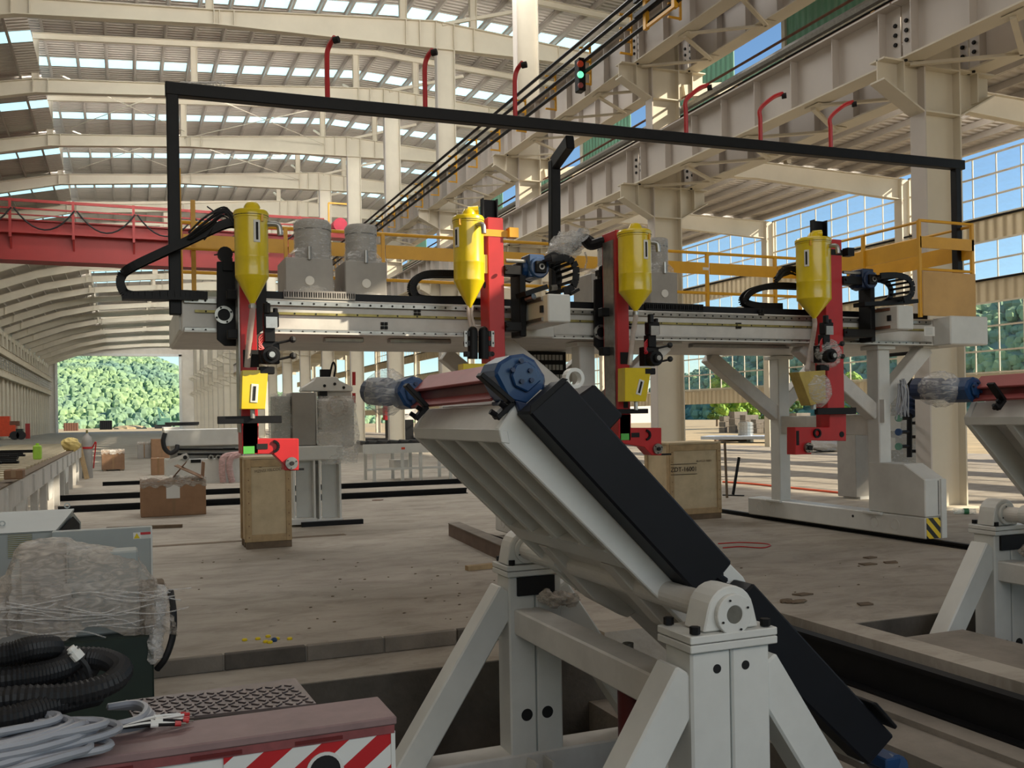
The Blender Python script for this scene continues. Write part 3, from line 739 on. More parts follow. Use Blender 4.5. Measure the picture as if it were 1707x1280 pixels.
# left end ladder cage
xa = U(298, 400, YF+.6).x
for yy in (YF+.55, YF+1.1): MB().box(xa-.025, xa+.025, yy-.02, yy+.02, zt-.1, zt+1.35).build('ladder_rail', ochre, gt)
for i in range(5): MB().tube([(xa, YF+.55, zt+.15+i*.26), (xa, YF+1.1, zt+.15+i*.26)], .014, 6).build('ladder_rung', ochre, gt)
MB().tube([(xa, YF+.55, zt+.55), (xa+.8, YF+.55, zt+.55)], .018, 6).build('handrail', ochre, gt)
stand(xa+.14, YF+.6, 1.05)
# right end cage with the plywood panel
xc0, xc1 = U(1515, 450, YF).x, U(1604, 450, YF).x
zc = [U(1518, p, YF).z for p in (372, 398, 417, 452)]
for x in (xc0, xc1-.02): MB().box(x-.02, x+.02, YF-.2, YF-.16, zt, zc[0]).build('rail_post', ochre, gt)
for z in (zc[0], zc[3]): MB().tube([(xc0, YF-.18, z), (xc1, YF-.18, z)], .02, 8).build('handrail', ochre, gt)
MB().box(xc0, xc1, YF-.2, YF-.18, zc[2], zc[1]).build('toe_board', ochre, gt)
MB().box(xc0+.02, xc1, YF-.215, YF-.2, zt+.02, zc[3]-.03).build('plywood_panel', ply, gt, bevel=.004)
MB().tube([(xc0, YF-.18, zc[0]-.02), (xc0-.02, YB_-.1, zc[0]-.02)], .02, 8).build('handrail', ochre, gt)
MB().tube([(xc1, YF-.18, zc[0]-.02), (xc1, YB_-.1, zc[0]-.02)], .02, 8).build('handrail', ochre, gt)
for x in (xc0, xc1): MB().box(x-.01, x+.01, YF-.17, YB_-.1, zc[2]-.1, zc[2]+.12).build('toe_board', ochre, gt)
for yy in (10.3, 11.1, 11.65): MB().box(xc0-.04, xc0, yy-.02, yy+.02, zt, zc[0]-.03).build('rail_post', ochre, gt)
q = U(1550, 552, YF-.31); MB().box(q.x-.09, q.x+.09, YF-.305, YF-.301, q.z-.06, q.z+.06).build('notice_sheet', paper, gt)
b = MB()
for i in range(6): b.box(q.x-.07, q.x+.05, YF-.307, YF-.305, q.z-.045+i*.017, q.z-.041+i*.017)
tag(b.build('printed_lines', cab, gt), kind='stuff')
# side arms that carry the two sliding heads
def arm(px, pyt, pyb, pxl, y0, ye):
    p = U(px, pyt, y0); q = U(pxl, pyb, y0)
    x0, x1 = U(px, 0, y0).x, U(pxl, 0, y0).x
    a = MB().box(x0, x1, y0, ye, q.z, p.z).build('side_arm', white, gt, bevel=.012)
    for z in (p.z-.035, q.z+.04):
        MB().box(x0-.02, x0, y0+.12, ye, z-.018, z+.018).build('guide_rail', rust if px > 1200 else steel, a)
    MB().cbox((x0-.012, y0+.13, (p.z+q.z)/2), .024, .05, .07).build('limit_switch_block', dark, a)
    MB().prism([(x0+.02, ye-.02, q.z), (x1-.02, ye-.02, q.z), (x1-.02, ye-.02, zb+.04), (x0+.02, ye-.02, zb+.04)], (0, -.02, 0)).build('arm_gusset', white, a)
    return x0, x1, p.z, q.z
A2 = arm(905, 489, 537, 943, 8.55, YF); A4 = arm(1487, 508, 549, 1514, 8.9, YF)
MB().box(A2[0]-.5, A2[1]+.2, YF-.12, YF, zb, zb+.12).build('arm_seat', white, gt, bevel=.01)
# hanging control rack under the beam
q0, q1 = U(868, 580, 11.5), U(936, 640, 11.5)
cx = MB().box(q0.x, q1.x, 11.35, 11.6, q1.z, zb-.01).build('control_rack', black, gt)
b = MB()
for i in range(9):
    for j in range(3): b.box(q0.x+.06+i*(q1.x-q0.x-.1)/9, q0.x+.1+i*(q1.x-q0.x-.1)/9, 11.34, 11.35, q1.z+.05+j*.13, q1.z+.12+j*.13)
tag(b.build('terminal_blocks', galv, cx), kind='stuff')
# cable bundle hanging from the right brace
b = MB()
for i in range(16):
    x0 = XR+.32+rnd.uniform(-.06, .06); yq = 9.5+rnd.uniform(-.05, .03)
    b.tube(bez([(x0, yq, 2.02+rnd.uniform(-.03, .05)), (x0+rnd.uniform(-.04, .06), yq-.03, 1.9), (x0+rnd.uniform(-.08, .1), yq-.02, 1.62+rnd.uniform(-.1, .08))], 4), .011, 5)
b.build('cable_bundle', greyc, gt)

# ---- the black tube frame over the gantry
fr = thing('tube_frame', 'long black rectangular tube frame with three posts standing over the gantry', 'frame', (5.5, YF+.1, zt))
YT = 9.55
pA, pB = U(275, 145, YT), U(1604, 275, YT)
MB().bar((pA.x, YT, pA.z-.02), (pB.x, YT, pB.z-.01), .11, .125).build('top_tube', black, fr, bevel=.008)
q0, q1 = U(284, 150, YT), U(290, 523, YT-.1)
MB().box(q0.x-.04, q0.x+.07, YT-.05, YT+.05, q1.z, pA.z-.05).build('post', black, fr, bevel=.008)
q0 = U(1593, 280, YT); MB().box(q0.x-.05, q0.x+.05, YT-.05, YT+.05, zt, pB.z-.05).build('post', black, fr, bevel=.008)
m0, m1, m2 = U(924, 268, YT+.55), U(944, 228, YT), U(924, 470, YT+.55)
MB().bar(m0, (m2.x, YT+.55, zt), .12, .1, (0, 1, 0)).build('post', black, fr, bevel=.008)
MB().bar((m0.x, YT+.55, m0.z-.04), (m1.x+.05, YT, m1.z-.05), .1, .16).build('post_bracket', black, fr, bevel=.01)
for px, pt, ph in ((546, 62, 165), (709, 83, 183), (859, 104, 198), (1144, 142, 228), (1268, 156, 240), (1385, 170, 249)):
    b0 = U(px, ph, YT); t0 = U(px+2, pt+26, YT); t1 = U(px+(12 if px < 900 else 36), pt, YT-.12 if px < 900 else YT)
    MB().tube(bez([b0, (b0.x, YT, t0.z-.14), (b0.x+.005, YT, t0.z), (b0.x*.5+t1.x*.5, YT-.03, t0.z*.35+t1.z*.65), t1], 6), .026, 8).build('hook_pipe', red, fr)
    MB().cyl((t1.x-.01, t1.y, t1.z-.035), (t1.x+.035, t1.y-.035, t1.z-.03), .034, n=10).build('pipe_end', dark, fr)
s0 = U(300, 135, YT); t = MB()
for i in range(5): t.tube(bez([(s0.x+.03*i, YT, pA.z+.06), (s0.x+.2+.05*i, YT+.02, pA.z+.075+.01*i), (s0.x+.34+.01*i, YT, pA.z+.04)], 5), .012, 5)
t.build('plastic_strip', wrapm, fr)

# ================================================================ FOUR WELDING HEADS
def bolt_ring(b, c, r, n, br, ax='y', d=.012):
    for i in range(n):
        a = 2*math.pi*i/n+.4; x, z = r*math.cos(a), r*math.sin(a)
        p = Vector(c)+(Vector((x, 0, z)) if ax == 'y' else Vector((0, x, z)))
        b.cyl(p, p+(Vector((0, -d, 0)) if ax == 'y' else Vector((-d, 0, 0))), br, n=6)
def hopper(root, pxc, pyt, pyb, pyc, r_px, y, win_dx, elbow, m=yellow):
    """lidded flux hopper: shell, cone, lid with cap, sight window, elbow"""
    c = U(pxc, pyb, y); s = (U(pxc+1, pyb, y)-c).length; r = r_px*s
    zt_, zb2, zc_ = U(pxc, pyt, y).z, c.z, U(pxc, pyc, y).z
    h = MB().lathe((c.x, y, 0), [(.02, zc_), (.026, zc_+.02), (r, zb2), (r*1.01, zb2+.012), (r, zb2+.02), (r, zb2+.26*(zt_-zb2)), (r*1.012, zb2+.27*(zt_-zb2)), (r, zb2+.28*(zt_-zb2)), (r, zt_-.11), (r*1.04, zt_-.105), (r*1.04, zt_-.09)], 32).build('hopper', m, root, smooth=True)
    MB().lathe((c.x, y, 0), [(r*1.05, zt_-.088), (r*1.06, zt_-.06), (r*.98, zt_-.04), (r*.6, zt_-.028), (.05, zt_-.02)], 32).build('hopper_lid', m, h, smooth=True)
    MB().lathe((c.x+.01, y, 0), [(.075, zt_-.03), (.07, zt_+.005), (.05, zt_+.035), (.02, zt_+.045)], 16).build('lid_cap', m, h, smooth=True)
    if win_dx < 0: MB().cyl((c.x, y, zt_+.02), (c.x+.1, y-.03, zt_+.03), .042, n=14).build('lid_spout', m, h, smooth=True)
    MB().ring((c.x, y, zt_-.091), (c.x, y, zt_-.086), r*1.055, r, 28).build('lid_seal', rubber, h)
    a = R(win_dx); wx, wy = math.sin(a), -math.cos(a); zm = (zt_*.62+zb2*.38)
    q = Vector((c.x+wx*r*1.0, y+wy*r*1.0, zm)); tv = Vector((math.cos(a), math.sin(a), 0))
    MB().bar(q-Vector((0, 0, .1)), q+Vector((0, 0, .1)), .06, .012, Vector((wx, wy, 0))).build('sight_frame', paper, h, bevel=.004)
    q2 = q+Vector((wx, wy, 0))*.007
    MB().bar(q2-Vector((0, 0, .078)), q2+Vector((0, 0, .078)), .02, .006, Vector((wx, wy, 0))).build('sight_window', dark, h)
    q = Vector((c.x+wx*r*1.0+tv.x*.05, y+wy*r+tv.y*.05, zt_-.12)); MB().cbox(q, .02, .02, .06).build('lid_clip', ochre, h)
    ex = elbow; e0 = Vector((c.x+(r-.01)*ex[0], y+(r-.01)*ex[1], zt_-.15)); d = Vector((ex[0], ex[1], 0))
    MB().tube(bez([e0, e0+d*.06, e0+d*.1+Vector((0, 0, -.02)), e0+d*.11+Vector((0, 0, -.1))], 6), .026, 10).build('outlet_elbow', galv, h, smooth=True)
    return c, r, zt_, zc_
def feeder(root, c, flip=1):
    """black wire-feed and slide assembly"""
    b = MB(); x, y, z = c
    b.cbox((x, y, z+.12), .07, .08, .1); b.cbox((x+.01, y-.02, z+.22), .1, .07, .1); b.cbox((x, y+.02, z), .13, .09, .15)
    b.cyl((x, y-.1, z-.02), (x, y, z-.02), .06, n=16); b.cyl((x, y-.13, z-.02), (x, y-.1, z-.02), .035, n=12)
    b.cyl((x-.02, y-.05, z+.26), (x-.02, y-.05, z+.33), .025, n=10); b.cyl((x+.04, y-.03, z+.24), (x+.04, y-.03, z+.3), .018, n=8)
    b.cbox((x-.02, y, z-.12), .1, .06, .05)
    C0 = Vector(c); b.v = [tuple(C0+(Vector(v)-C0)*1.35) for v in b.v]
    f = b.build('wire_feeder', black, root, bevel=.006)
    m = MB().cbox((x+.01, y-.06, z+.2), .075, .012, .075); m.cyl((x, y-.135, z-.02), (x, y-.13, z-.02), .02, n=10); m.v = [tuple(C0+(Vector(v)-C0)*1.35) for v in m.v]; m.build('feeder_plate', galv, f)
    for dz in (.07, -.05):
        k = MB().cyl((x+.06*flip, y-.04, z+dz), (x+.15*flip, y-.06, z+dz+.02), .01, n=6); k.ball((x+.16*flip, y-.06, z+dz+.025), .026, n=8, m=5); k.v = [tuple(C0+(Vector(v)-C0)*1.25) for v in k.v]; k.build('hand_knob', rubber, f)
    w = MB()
    for i in range(4): w.tube(bez([(x-.05, y-.03, z+.18-.02*i), (x-.1, y-.05, z+.12-.03*i), (x-.05, y-.04, z+.03)], 4), .006, 5)
    w.build('feeder_wires', red if flip > 0 else galv, f)
def flux_box(root, pts, y, depth, win=None, m=yellow):
    P = [U(px, py, y) for px, py in pts]
    o = MB().prism(P, (0, depth, 0)).build('flux_box', m, root, bevel=.004)
    if win:
        (ax, ay), (bx, by) = win; p, q = U(ax, ay, y-.004), U(bx, by, y-.004)
        MB().bar(p, q, .065, .008, (0, 1, 0)).build('sight_frame', paper, o, bevel=.003)
        d = (q-p)*.12; MB().bar(p+d+Vector((0, -.006, 0)), q-d+Vector((0, -.006, 0)), .022, .006, (0, 1, 0)).build('sight_window', dark, o)
    return o
def column_box(root, px0, px1, pyt, pyb, y0, y1, m=red):
    a, b_ = U(px0, pyb, y0), U(px1, pyb, y0); z1 = U(px0, pyt, y0).z
    o = MB().box(a.x, b_.x, y0, y1, a.z, z1).build('slide_column', m, root, bevel=.006)
    return a.x, b_.x, a.z, z1, o
def chain(root, path, w, m=black, name='cable_chain', t=.03):
    """energy chain: side cheeks along the path with rungs between"""
    P = bez(path, 7); b = MB(); r = MB()
    for s in (-w/2, w/2):
        q = [p+Vector((0, s, 0)) for p in P]
        for i in range(len(q)-1): b.bar(q[i], q[i+1]+(q[i+1]-q[i])*.06, .014, .075, (0, 0, 1) if abs((q[i+1]-q[i]).normalized().z) < .8 else (1, 0, 0))
    for i in range(0, len(P)-1): r.cbox(P[i], .03, w, .03)
    o = b.build(name, m, root); r.build('chain_rungs', m, o); return o

# ---- head 1 and head 3: carriage on the beam front, foot turned right
def front_head(label, dpx, pcol, ptop, phop, plate, box, win, feed, foot, y0=9.0):
    h = thing('flux_welder', label, 'welder', U(pcol[0], 757, y0))
    x0, x1, z0, z1, col = column_box(h, pcol[0], pcol[1], ptop, foot[0][1], y0, y0+.32)
    cp = MB().prism([U(px, py, YF-.06) for px, py in plate], (0, -.05, 0)).build('carriage_plate', black, h, bevel=.006)
    q = U(plate[0][0]+12, plate[0][1]+88, YF-.11)
    MB().ring((q.x, YF-.135, q.z), (q.x, YF-.11, q.z), .085, .058, 20).build('bearing_flange', steel, cp)
    b = MB(); bolt_ring(b, (q.x, YF-.135, q.z), .072, 4, .01); b.build('flange_bolts', dark, cp)
    MB().box(x0-.012, x0, y0+.05, y0+.28, z0+.2, z1-.1).build('column_rail', steel, col)
    for (pa, pb, pc, pd) in box: 
        a, c = U(pa, pb, y0-.003), U(pc, pd, y0-.003); MB().box(a.x, c.x, y0-.004, y0, c.z, a.z).build('column_window', dark, col)
    for py in (plate[0][1]+55, plate[0][1]+120):
        q = U(pcol[0]-8, py, y0+.2); MB().cbox((x0-.05, y0+.2, q.z), .1, .1, .09).build('slide_block', black, cp, bevel=.006)
    c, r, zt_, zc_ = hopper(h, *phop)
    MB().box(c.x-.03, x1 if x1 > c.x else c.x+.03, c.y+r-.03, y0+.02, c.z+.08, c.z+.24).build('hopper_bracket', yellow, h)
    hs = U(box[0][0]+4, box[0][1], c.y+.04); ft = U(win[2][0], win[2][1], 8.86)
    MB().tube(bez([(c.x, c.y, zc_+.01), (c.x, c.y, zc_-.06), (c.x*.55+ft.x*.45, c.y*.5+8.86*.5, zc_*.55+ft.z*.45), ft], 8), .028, 10).build('flux_hose', hosem, h, smooth=True)
    MB().cyl((c.x, c.y, zc_-.03), (c.x, c.y, zc_+.0), .033, n=12).build('hose_clamp', steel, h)
    flux_box(h, win[0], 8.78, .16, win[1])
    nz = U(win[3][0], win[3][1], 8.84); MB().cyl((nz.x, 8.84, nz.z-.04), (nz.x, 8.84, nz.z+.05), .022, n=10).build('nozzle', galv, h)
    feeder(h, U(feed[0], feed[1], 8.82))
    a, c2 = U(foot[1][0], foot[1][1], 8.86), U(foot[1][2], foot[1][3], 8.86)
    MB().box(a.x, c2.x, 8.86, 8.92, c2.z, a.z).build('cross_bar', black, h, bevel=.004)
    F = [U(px, py, y0) for px, py in foot[2]]
    ft = MB().prism(F, (0, .18, 0)).build('torch_foot', red, h, bevel=.006)
    q = U(foot[3][0], foot[3][1], y0-.01)
    MB().cyl((q.x, y0-.03, q.z), (q.x, y0, q.z), .058, n=20).build('tension_disc', steel, ft)
    b = MB().cyl((q.x, y0-.055, q.z), (q.x, y0-.03, q.z), .02, n=8); bolt_ring(b, (q.x, y0-.03, q.z), .045, 3, .006); b.build('disc_screws', dark, ft)
    q = U(foot[4][0], foot[4][1], y0-.002); MB().box(q.x-.05, q.x+.05, y0-.004, y0-.001, q.z-.035, q.z+.035).build('sticker', grn, ft)
    q = U(foot[5][0], foot[5][1], y0); MB().bar((q.x-.05, y0-.003, q.z), (q.x+.05, y0-.003, q.z), .05, .006, (0, 1, 0)).build('slot', dark, ft)
    q = U(foot[6][0], foot[6][1], y0); b = MB()
    for k in range(8): a0, a1 = R(-85+21*k), R(-85+21*(k+1)); b.bar((q.x+.05*math.cos(a0), y0-.012, q.z+.05*math.sin(a0)), (q.x+.05*math.cos(a1), y0-.012, q.z+.05*math.sin(a1)), .024, .02, (0, 1, 0))
    b.build('clamp_bow', black, ft)
    q = U(foot[7][0], foot[7][1], y0+.05); MB().bar((q.x-.1, y0+.04, q.z), (q.x+.04, y0+.04, q.z), .03, .02).build('stop_screw', black, ft)
    return h, c
h1, c1 = front_head('leftmost welding unit on the gantry, yellow hopper over a red column lit by sun', 0,
    (404, 431), 352, (420, 345, 462, 508, 28, 8.72, 12, (1, -.25)),
    [(361, 437), (443, 437), (443, 547), (404, 577), (374, 577), (361, 566)], [(405, 583, 432, 612)],
    ([(404, 617), (447, 617), (442, 682), (402, 682)], ((425, 640), (423, 671)), (412, 612), (421, 690)), (449, 588),
    [(0, 757), (363, 694, 470, 705), [(404, 700), (431, 700), (431, 731), (498, 731), (498, 784), (474, 784), (474, 775), (456, 757), (404, 757)], (486, 772), (415, 750), (437, 744), (455, 744), (499, 782)])
h3, c3 = front_head('third welding unit from the left, yellow hopper right of its red column', 0,
    (1032, 1052), 383, (1059, 379, 487, 520, 24, 8.72, 12, (1, -.1)),
    [(989, 466), (1025, 466), (1025, 585), (998, 585), (989, 576)], [(1034, 587, 1049, 607), (1039, 640, 1047, 680)],
    ([(1042, 613), (1086, 613), (1077, 669), (1042, 669)], ((1070, 633), (1064, 658)), (1050, 608), (1060, 677)), (1084, 594),
    [(0, 735), (1010, 682, 1081, 689), [(1033, 690), (1052, 690), (1052, 713), (1103, 713), (1103, 759), (1087, 759), (1074, 745), (1033, 738)], (1096, 748), (1042, 728), (1059, 725), (1076, 725), (1112, 757)])
# drag chain of head 1 looping out to the left, with its support bar and loose cables
ch1 = chain(h1, [U(396, 372, 9.35), U(372, 375, 9.35), U(300, 408, 9.4), U(225, 443, 9.45), U(203, 460, 9.5), U(203, 480, 9.5), U(222, 493, 9.5), U(300, 491, 9.5), U(345, 494, 9.5)], .12)
MB().bar(U(203, 497, 9.5), U(330, 499, 9.5), .16, .03).build('chain_support', black, ch1)
b = MB()
for i in range(14):
    o = Vector((rnd.uniform(-.03, .03), rnd.uniform(-.06, .02), rnd.uniform(-.02, .05)))
    b.tube(bez([U(316, 396, 9.33)+o, U(345, 375, 9.33)+o*1.6, U(375, 352+rnd.uniform(0, 8), 9.33)+o, U(392, 372, 9.33)+o], 5), .008, 5)
b.tube(bez([U(345, 344, 9.3), U(362, 360, 9.3), U(352, 385, 9.3), U(340, 400, 9.3)], 6), .007, 5)
b.build('loose_cables', rubber, ch1)
q = U(375, 424, 9.4); b = MB().cyl((q.x, 9.36, q.z), (q.x, 9.44, q.z), .07, n=14); b.cbox((q.x+.02, 9.4, q.z-.1), .09, .1, .12); b.bar(q+Vector((-.1, 0, -.01)), q+Vector((.15, 0, .04)), .012, .012); b.build('drive_motor', black, h1)
q = U(1005, 455, 9.4); b = MB().cbox((q.x, 9.42, q.z), .12, .1, .06); b.cbox((q.x, 9.42, q.z-.06), .08, .08, .1); b.ball((q.x+.01, 9.4, q.z+.05), .06, .05, .04); b.build('drive_motor', black, h3)
MB().tube(bez([U(1040, 402, 9.2), U(1010, 402, 9.3), U(985, 408, 9.4), U(975, 398, 9.4)], 6), .06, 8).build('cable_chain', black, h3)
# bundle in plastic on top of a black chain between the heads
wb_ = thing('wrapped_bundle', 'plastic wrapped cable bundle above the middle post, its black chain dropping down left', 'bundle', U(925, 425, 9.75))
w = MB()
for k in range(7):
    t = k/6; c = U(918+t*55, 428-t*38, 9.75); rr = .07+.09*math.sin(math.pi*min(1, t*1.15))
    w.ball(c, rr*1.1, rr, rr, 10, 6, .35, rnd)
w.build('plastic_wrap', wrapm, wb_, smooth=True)
w = MB()
for i in range(6): w.tube(bez([U(920+i*3, 430, 9.72), U(945+rnd.uniform(-6, 6), 408, 9.7), U(972+rnd.uniform(-5, 3), 388+rnd.uniform(-8, 8), 9.75)], 5), .012, 5)
w.build('cables', greyc, wb_)
MB().tube(bez([U(880, 462, 9.4), U(905, 440, 9.6), U(940, 420, 9.75), U(970, 400, 9.78), U(986, 405, 9.7)], 6), .07, 8).build('cable_chain', black, wb_)
MB().tube(bez([U(975, 420, 9.75), U(978, 433, 9.75), U(975, 447, 9.75)], 4), .012, 5).build('wrap_tail', wrapm, wb_)

# ---- head 2 and head 4: column on the side arm
def side_head(label, pc, ptop, pbot, y0, dep, hop, plate, A, px_motor, bm):
    h = thing('flux_welder', label, 'welder', U(pc[0], pbot, y0))
    x0, x1, z0, z1, col = column_box(h, pc[0], pc[1], ptop, pbot, y0, y0+dep)
    MB().box(x1, x1+.012, y0+.05, y0+.09, z0+.1, z1-.15).build('column_rack', brass, col)
    for py, rr in ((475 if pc[0] < 900 else 488, .035),): 
        q = U(pc[0]-4, py, y0+.1); MB().cyl((x0-.004, y0+dep*.45, q.z), (x0, y0+dep*.45, q.z), rr).build('column_hole', dark, col)
    # carriage plate against the arm, with slide blocks
    p = U(plate[0], plate[1], y0+.12); q = U(plate[2], plate[3], y0+.12)
    cp = MB().box(A[0]-.10, A[0]-.024, y0+.04, y0+dep+.04, q.z, p.z).build('carriage_plate', black, h, bevel=.01)
    for zz in (p.z-.1, q.z+.1):
        b = MB().cbox(((x1+A[0]-.1)/2, y0+.06, zz), max(.06, A[0]-.1-x1), .16, .1); b.cyl((x1+.0, y0-.08, zz), (x1+.0, y0-.05, zz), .02, n=8); b.build('slide_block', black, cp, bevel=.008)
    b = MB().cbox((x0+.1, y0+.02, z1-.16), .32, .05, .07); b.cbox((x1+.1, y0+.0, z1-.15), .1, .1, .1); b.build('top_clamp', ochre if pc[0] < 900 else black, h)
    # tall black channel behind the column
    a = U(pc[0]-(12 if pc[0] < 900 else 22), ptop-33, y0+dep); b_ = U(pc[0]+(13 if pc[0] < 900 else 0), ptop-33, y0+dep)
    b = MB().box(a.x, a.x+.012, y0+dep+.02, y0+dep+.1, z0+1.2, a.z); b.box(b_.x-.012, b_.x, y0+dep+.02, y0+dep+.1, z0+1.2, a.z); b.box(a.x, b_.x, y0+dep+.09, y0+dep+.1, z0+1.2, a.z); b.build('cable_channel', navy, h)
    c, r, zt_, zc_ = hopper(h, *hop)
    MB().box(c.x+r-.02, x0+.02, y0+.02, y0+.06, c.z+.1, c.z+.29).build('hopper_bracket', yellow, h)
    # motor behind
    m = U(px_motor[0], px_motor[1], y0+.05); mt = MB().cyl((m.x, y0-.06, m.z), (m.x, y0+.22, m.z), .11, n=20)
    mt.cbox((m.x-.02, y0+.08, m.z+.02), .18, .22, .24); mt.cyl((m.x-.16, y0+.1, m.z), (m.x+.02, y0+.1, m.z), .1, n=16)
    mt = mt.build('drive_motor', bm, h, bevel=.012)
    k = MB().box(m.x-.06, m.x+.06, y0-.1, y0-.06, m.z-.06, m.z+.06); k.build('shaft_block', black, mt, bevel=.006)
    MB().ring((m.x, y0-.115, m.z), (m.x, y0-.1, m.z), .032, .018, 14).build('shaft_ring', steel, mt)
    MB().cyl((x1+.03, y0+.02, p.z+.0), (A[0]-.04, y0+.02, p.z+.0), .02, n=8).build('plate_tube', galv, cp)
    return h, c, (x0, x1, z0, z1), zc_
h2, c2, k2, zc2 = side_head('second welding unit from the left, hopper left of its column, bright blue motor', (818, 844), 362, 690, 9.0, .25, (782, 355, 470, 513, 24, 9.0, -68, (.3, -.95)), (858, 438, 868, 562), A2, (893, 448), blue)
h4, c4, k4, zc4 = side_head('rightmost welding unit on the gantry, its torch wrapped in clear film', (1381, 1409), 398, 735, 9.2, .22, (1357, 393, 500, 532, 22.5, 9.2, -62, (.5, -.85)), (1420, 457, 1431, 570), A4, (1442, 468), dblue)
# chains of these heads
chain(h2, [U(760, 457, 9.62), U(710, 458, 9.62), U(690, 470, 9.62), U(688, 487, 9.62), U(706, 499, 9.62), U(790, 500, 9.62)], .1)
chain(h4, [U(1340, 478, 9.62), U(1285, 477, 9.62), U(1250, 487, 9.62), U(1240, 503, 9.62), U(1262, 510, 9.62), U(1300, 511, 9.62)], .1)
b = MB()
for i in range(22):
    a0 = rnd.uniform(-.04, .04); b.tube(bez([U(1292, 468+rnd.uniform(-6, 6), 9.55)+Vector((0, a0, 0)), U(1308+rnd.uniform(-6, 6), 452+rnd.uniform(-8, 6), 9.55), U(1330, 448+rnd.uniform(-4, 12), 9.55), U(1345, 462+rnd.uniform(-8, 14), 9.55)], 4), .008, 5)
b.build('cable_coil', rubber, h4)
def loop_chain(h, pxs, y, w, m=black):
    P = bez([U(px, py, y) for px, py in pxs], 2); s = MB(); r = MB()
    for dy in (-w/2, w/2):
        for i in range(len(P)-1): s.bar(P[i]+Vector((0, dy, 0)), P[i+1]+Vector((0, dy, 0)), .02, .07, (0, 0, 1) if abs((P[i+1]-P[i]).normalized().z) < .75 else (1, 0, 0))
    o = s.build('cable_chain', m, h)
    for p in P: r.cbox(p, .026, w, .026)
    r.build('chain_rungs', m, o)
loop_chain(h2, [(905, 436), (925, 435), (941, 442), (946, 460), (941, 482), (925, 489)], 8.95, .42)
MB().bar(U(868, 492, 8.9), U(905, 480, 8.9), .25, .05).build('chain_trough', black, h2)
MB().bar(U(945, 492, 8.9), U(959, 484, 8.9), .2, .03).build('chain_trough', black, h2)
loop_chain(h4, [(1450, 463), (1475, 462), (1495, 467), (1503, 480), (1500, 496), (1488, 503)], 9.2, .36)
MB().bar(U(1432, 508, 9.2), U(1521, 503, 9.2), .2, .05).build('chain_trough', black, h4)
b = MB().cyl(U(890, 494, 8.85), U(878, 498, 8.95), .035, n=10); b.cyl(U(918, 480, 8.8), U(928, 479, 8.8), .03, n=8); b.build('cable_gland', steel, h2)
# torch of head 2: two upright black cylinders with knobs
b = MB()
for px in (788, 806):
    p = U(px, 598, 8.9); q = U(px, 552, 8.9); b.cyl(p, q, .052, n=18); b.ball((q.x, q.y, q.z), .05, n=12, m=6)
o = b.build('wire_feeder', black, h2, smooth=True)
for px, f in ((776, -1), (821, 1)):
    for py in (556, 572, 590):
        k = MB(); p = U(px, py, 8.88); k.cbox(p+Vector((-f*.02, .02, 0)), .05, .06, .05); k.ball(p, .024, n=8, m=5); k.build('hand_knob', rubber, o)
    k = MB(); p = U(px, 565, 8.87); k.bar(p+Vector((0, 0, -.08)), p+Vector((0, 0, .08)), .03, .02); k.build('feeder_plate', galv, o)
for dx in (-.02, .025): MB().tube(bez([(c2.x+dx, 9.0, zc2+.02), (c2.x+dx*.7, 8.98, zc2-.1), (c2.x+dx*1.2+.02, 8.92, zc2-.3)], 6), .017, 8).build('flux_hose', hosem, h2, smooth=True)
flux_box(h2, [(772, 606), (812, 606), (800, 670), (772, 670)], 8.9, .16)
# torch and foot of head 4
MB().tube(bez([(c4.x, 9.2, zc4+.01), (c4.x, 9.2, zc4-.1), U(1350, 590, 9.1), U(1345, 617, 9.0)], 8), .03, 10).build('flux_hose', hosem, h4, smooth=True)
fb = flux_box(h4, [(1331, 620), (1376, 617), (1377, 668), (1352, 676)], 8.8, .18, None, mat('dull_yellow_flux_box', (176, 154, 80), .6, var=.1, scale=8))
feeder(h4, U(1374, 590, 8.85), 1)
for cpx, cpy, rx, rz in ((1380, 590, .17, .17), (1362, 650, .2, .2)):
    q = U(cpx, cpy, 8.86); MB().ball(q, rx, .14, rz, 16, 10, .16, rnd).build('film_wrap', wrapm, h4, smooth=True)
MB().cyl(U(1356, 672, 8.85), U(1356, 682, 8.85), .03, n=10).build('nozzle', galv, h4)
a, c_ = U(1363, 680, 8.9), U(1428, 690, 8.9); MB().box(a.x, c_.x, 8.9, 8.96, c_.z, a.z).build('cross_bar', black, h4, bevel=.004)
F = [U(px, py, 9.0) for px, py in [(1383, 690), (1411, 690), (1411, 735), (1353, 734), (1353, 757), (1326, 758), (1326, 712), (1383, 712)]]
ft = MB().prism(F, (0, .16, 0)).build('torch_foot', red, h4, bevel=.006)
q = U(1347, 746, 8.99); MB().cyl((q.x, 8.965, q.z), (q.x, 9.0, q.z), .06, n=20).build('tension_disc', steel, ft); b = MB().cyl((q.x, 8.94, q.z), (q.x, 8.965, q.z), .03, n=8); bolt_ring(b, (q.x, 8.965, q.z), .047, 6, .006); b.build('disc_screws', dark, ft)
a, c_ = U(1328, 718, 8.99), U(1333, 742, 8.99); MB().box(a.x, c_.x, 8.996, 9.0, c_.z, a.z).build('slot', dark, ft)
q = U(1404, 724, 8.99); MB().cyl((q.x, 8.996, q.z), (q.x, 9.0, q.z), .036).build('foot_hole', dark, ft)
q = U(1363, 722, 8.98); MB().ring((q.x, 8.975, q.z), (q.x, 8.998, q.z), .055, .035, 16).build('clamp_bow', black, ft)
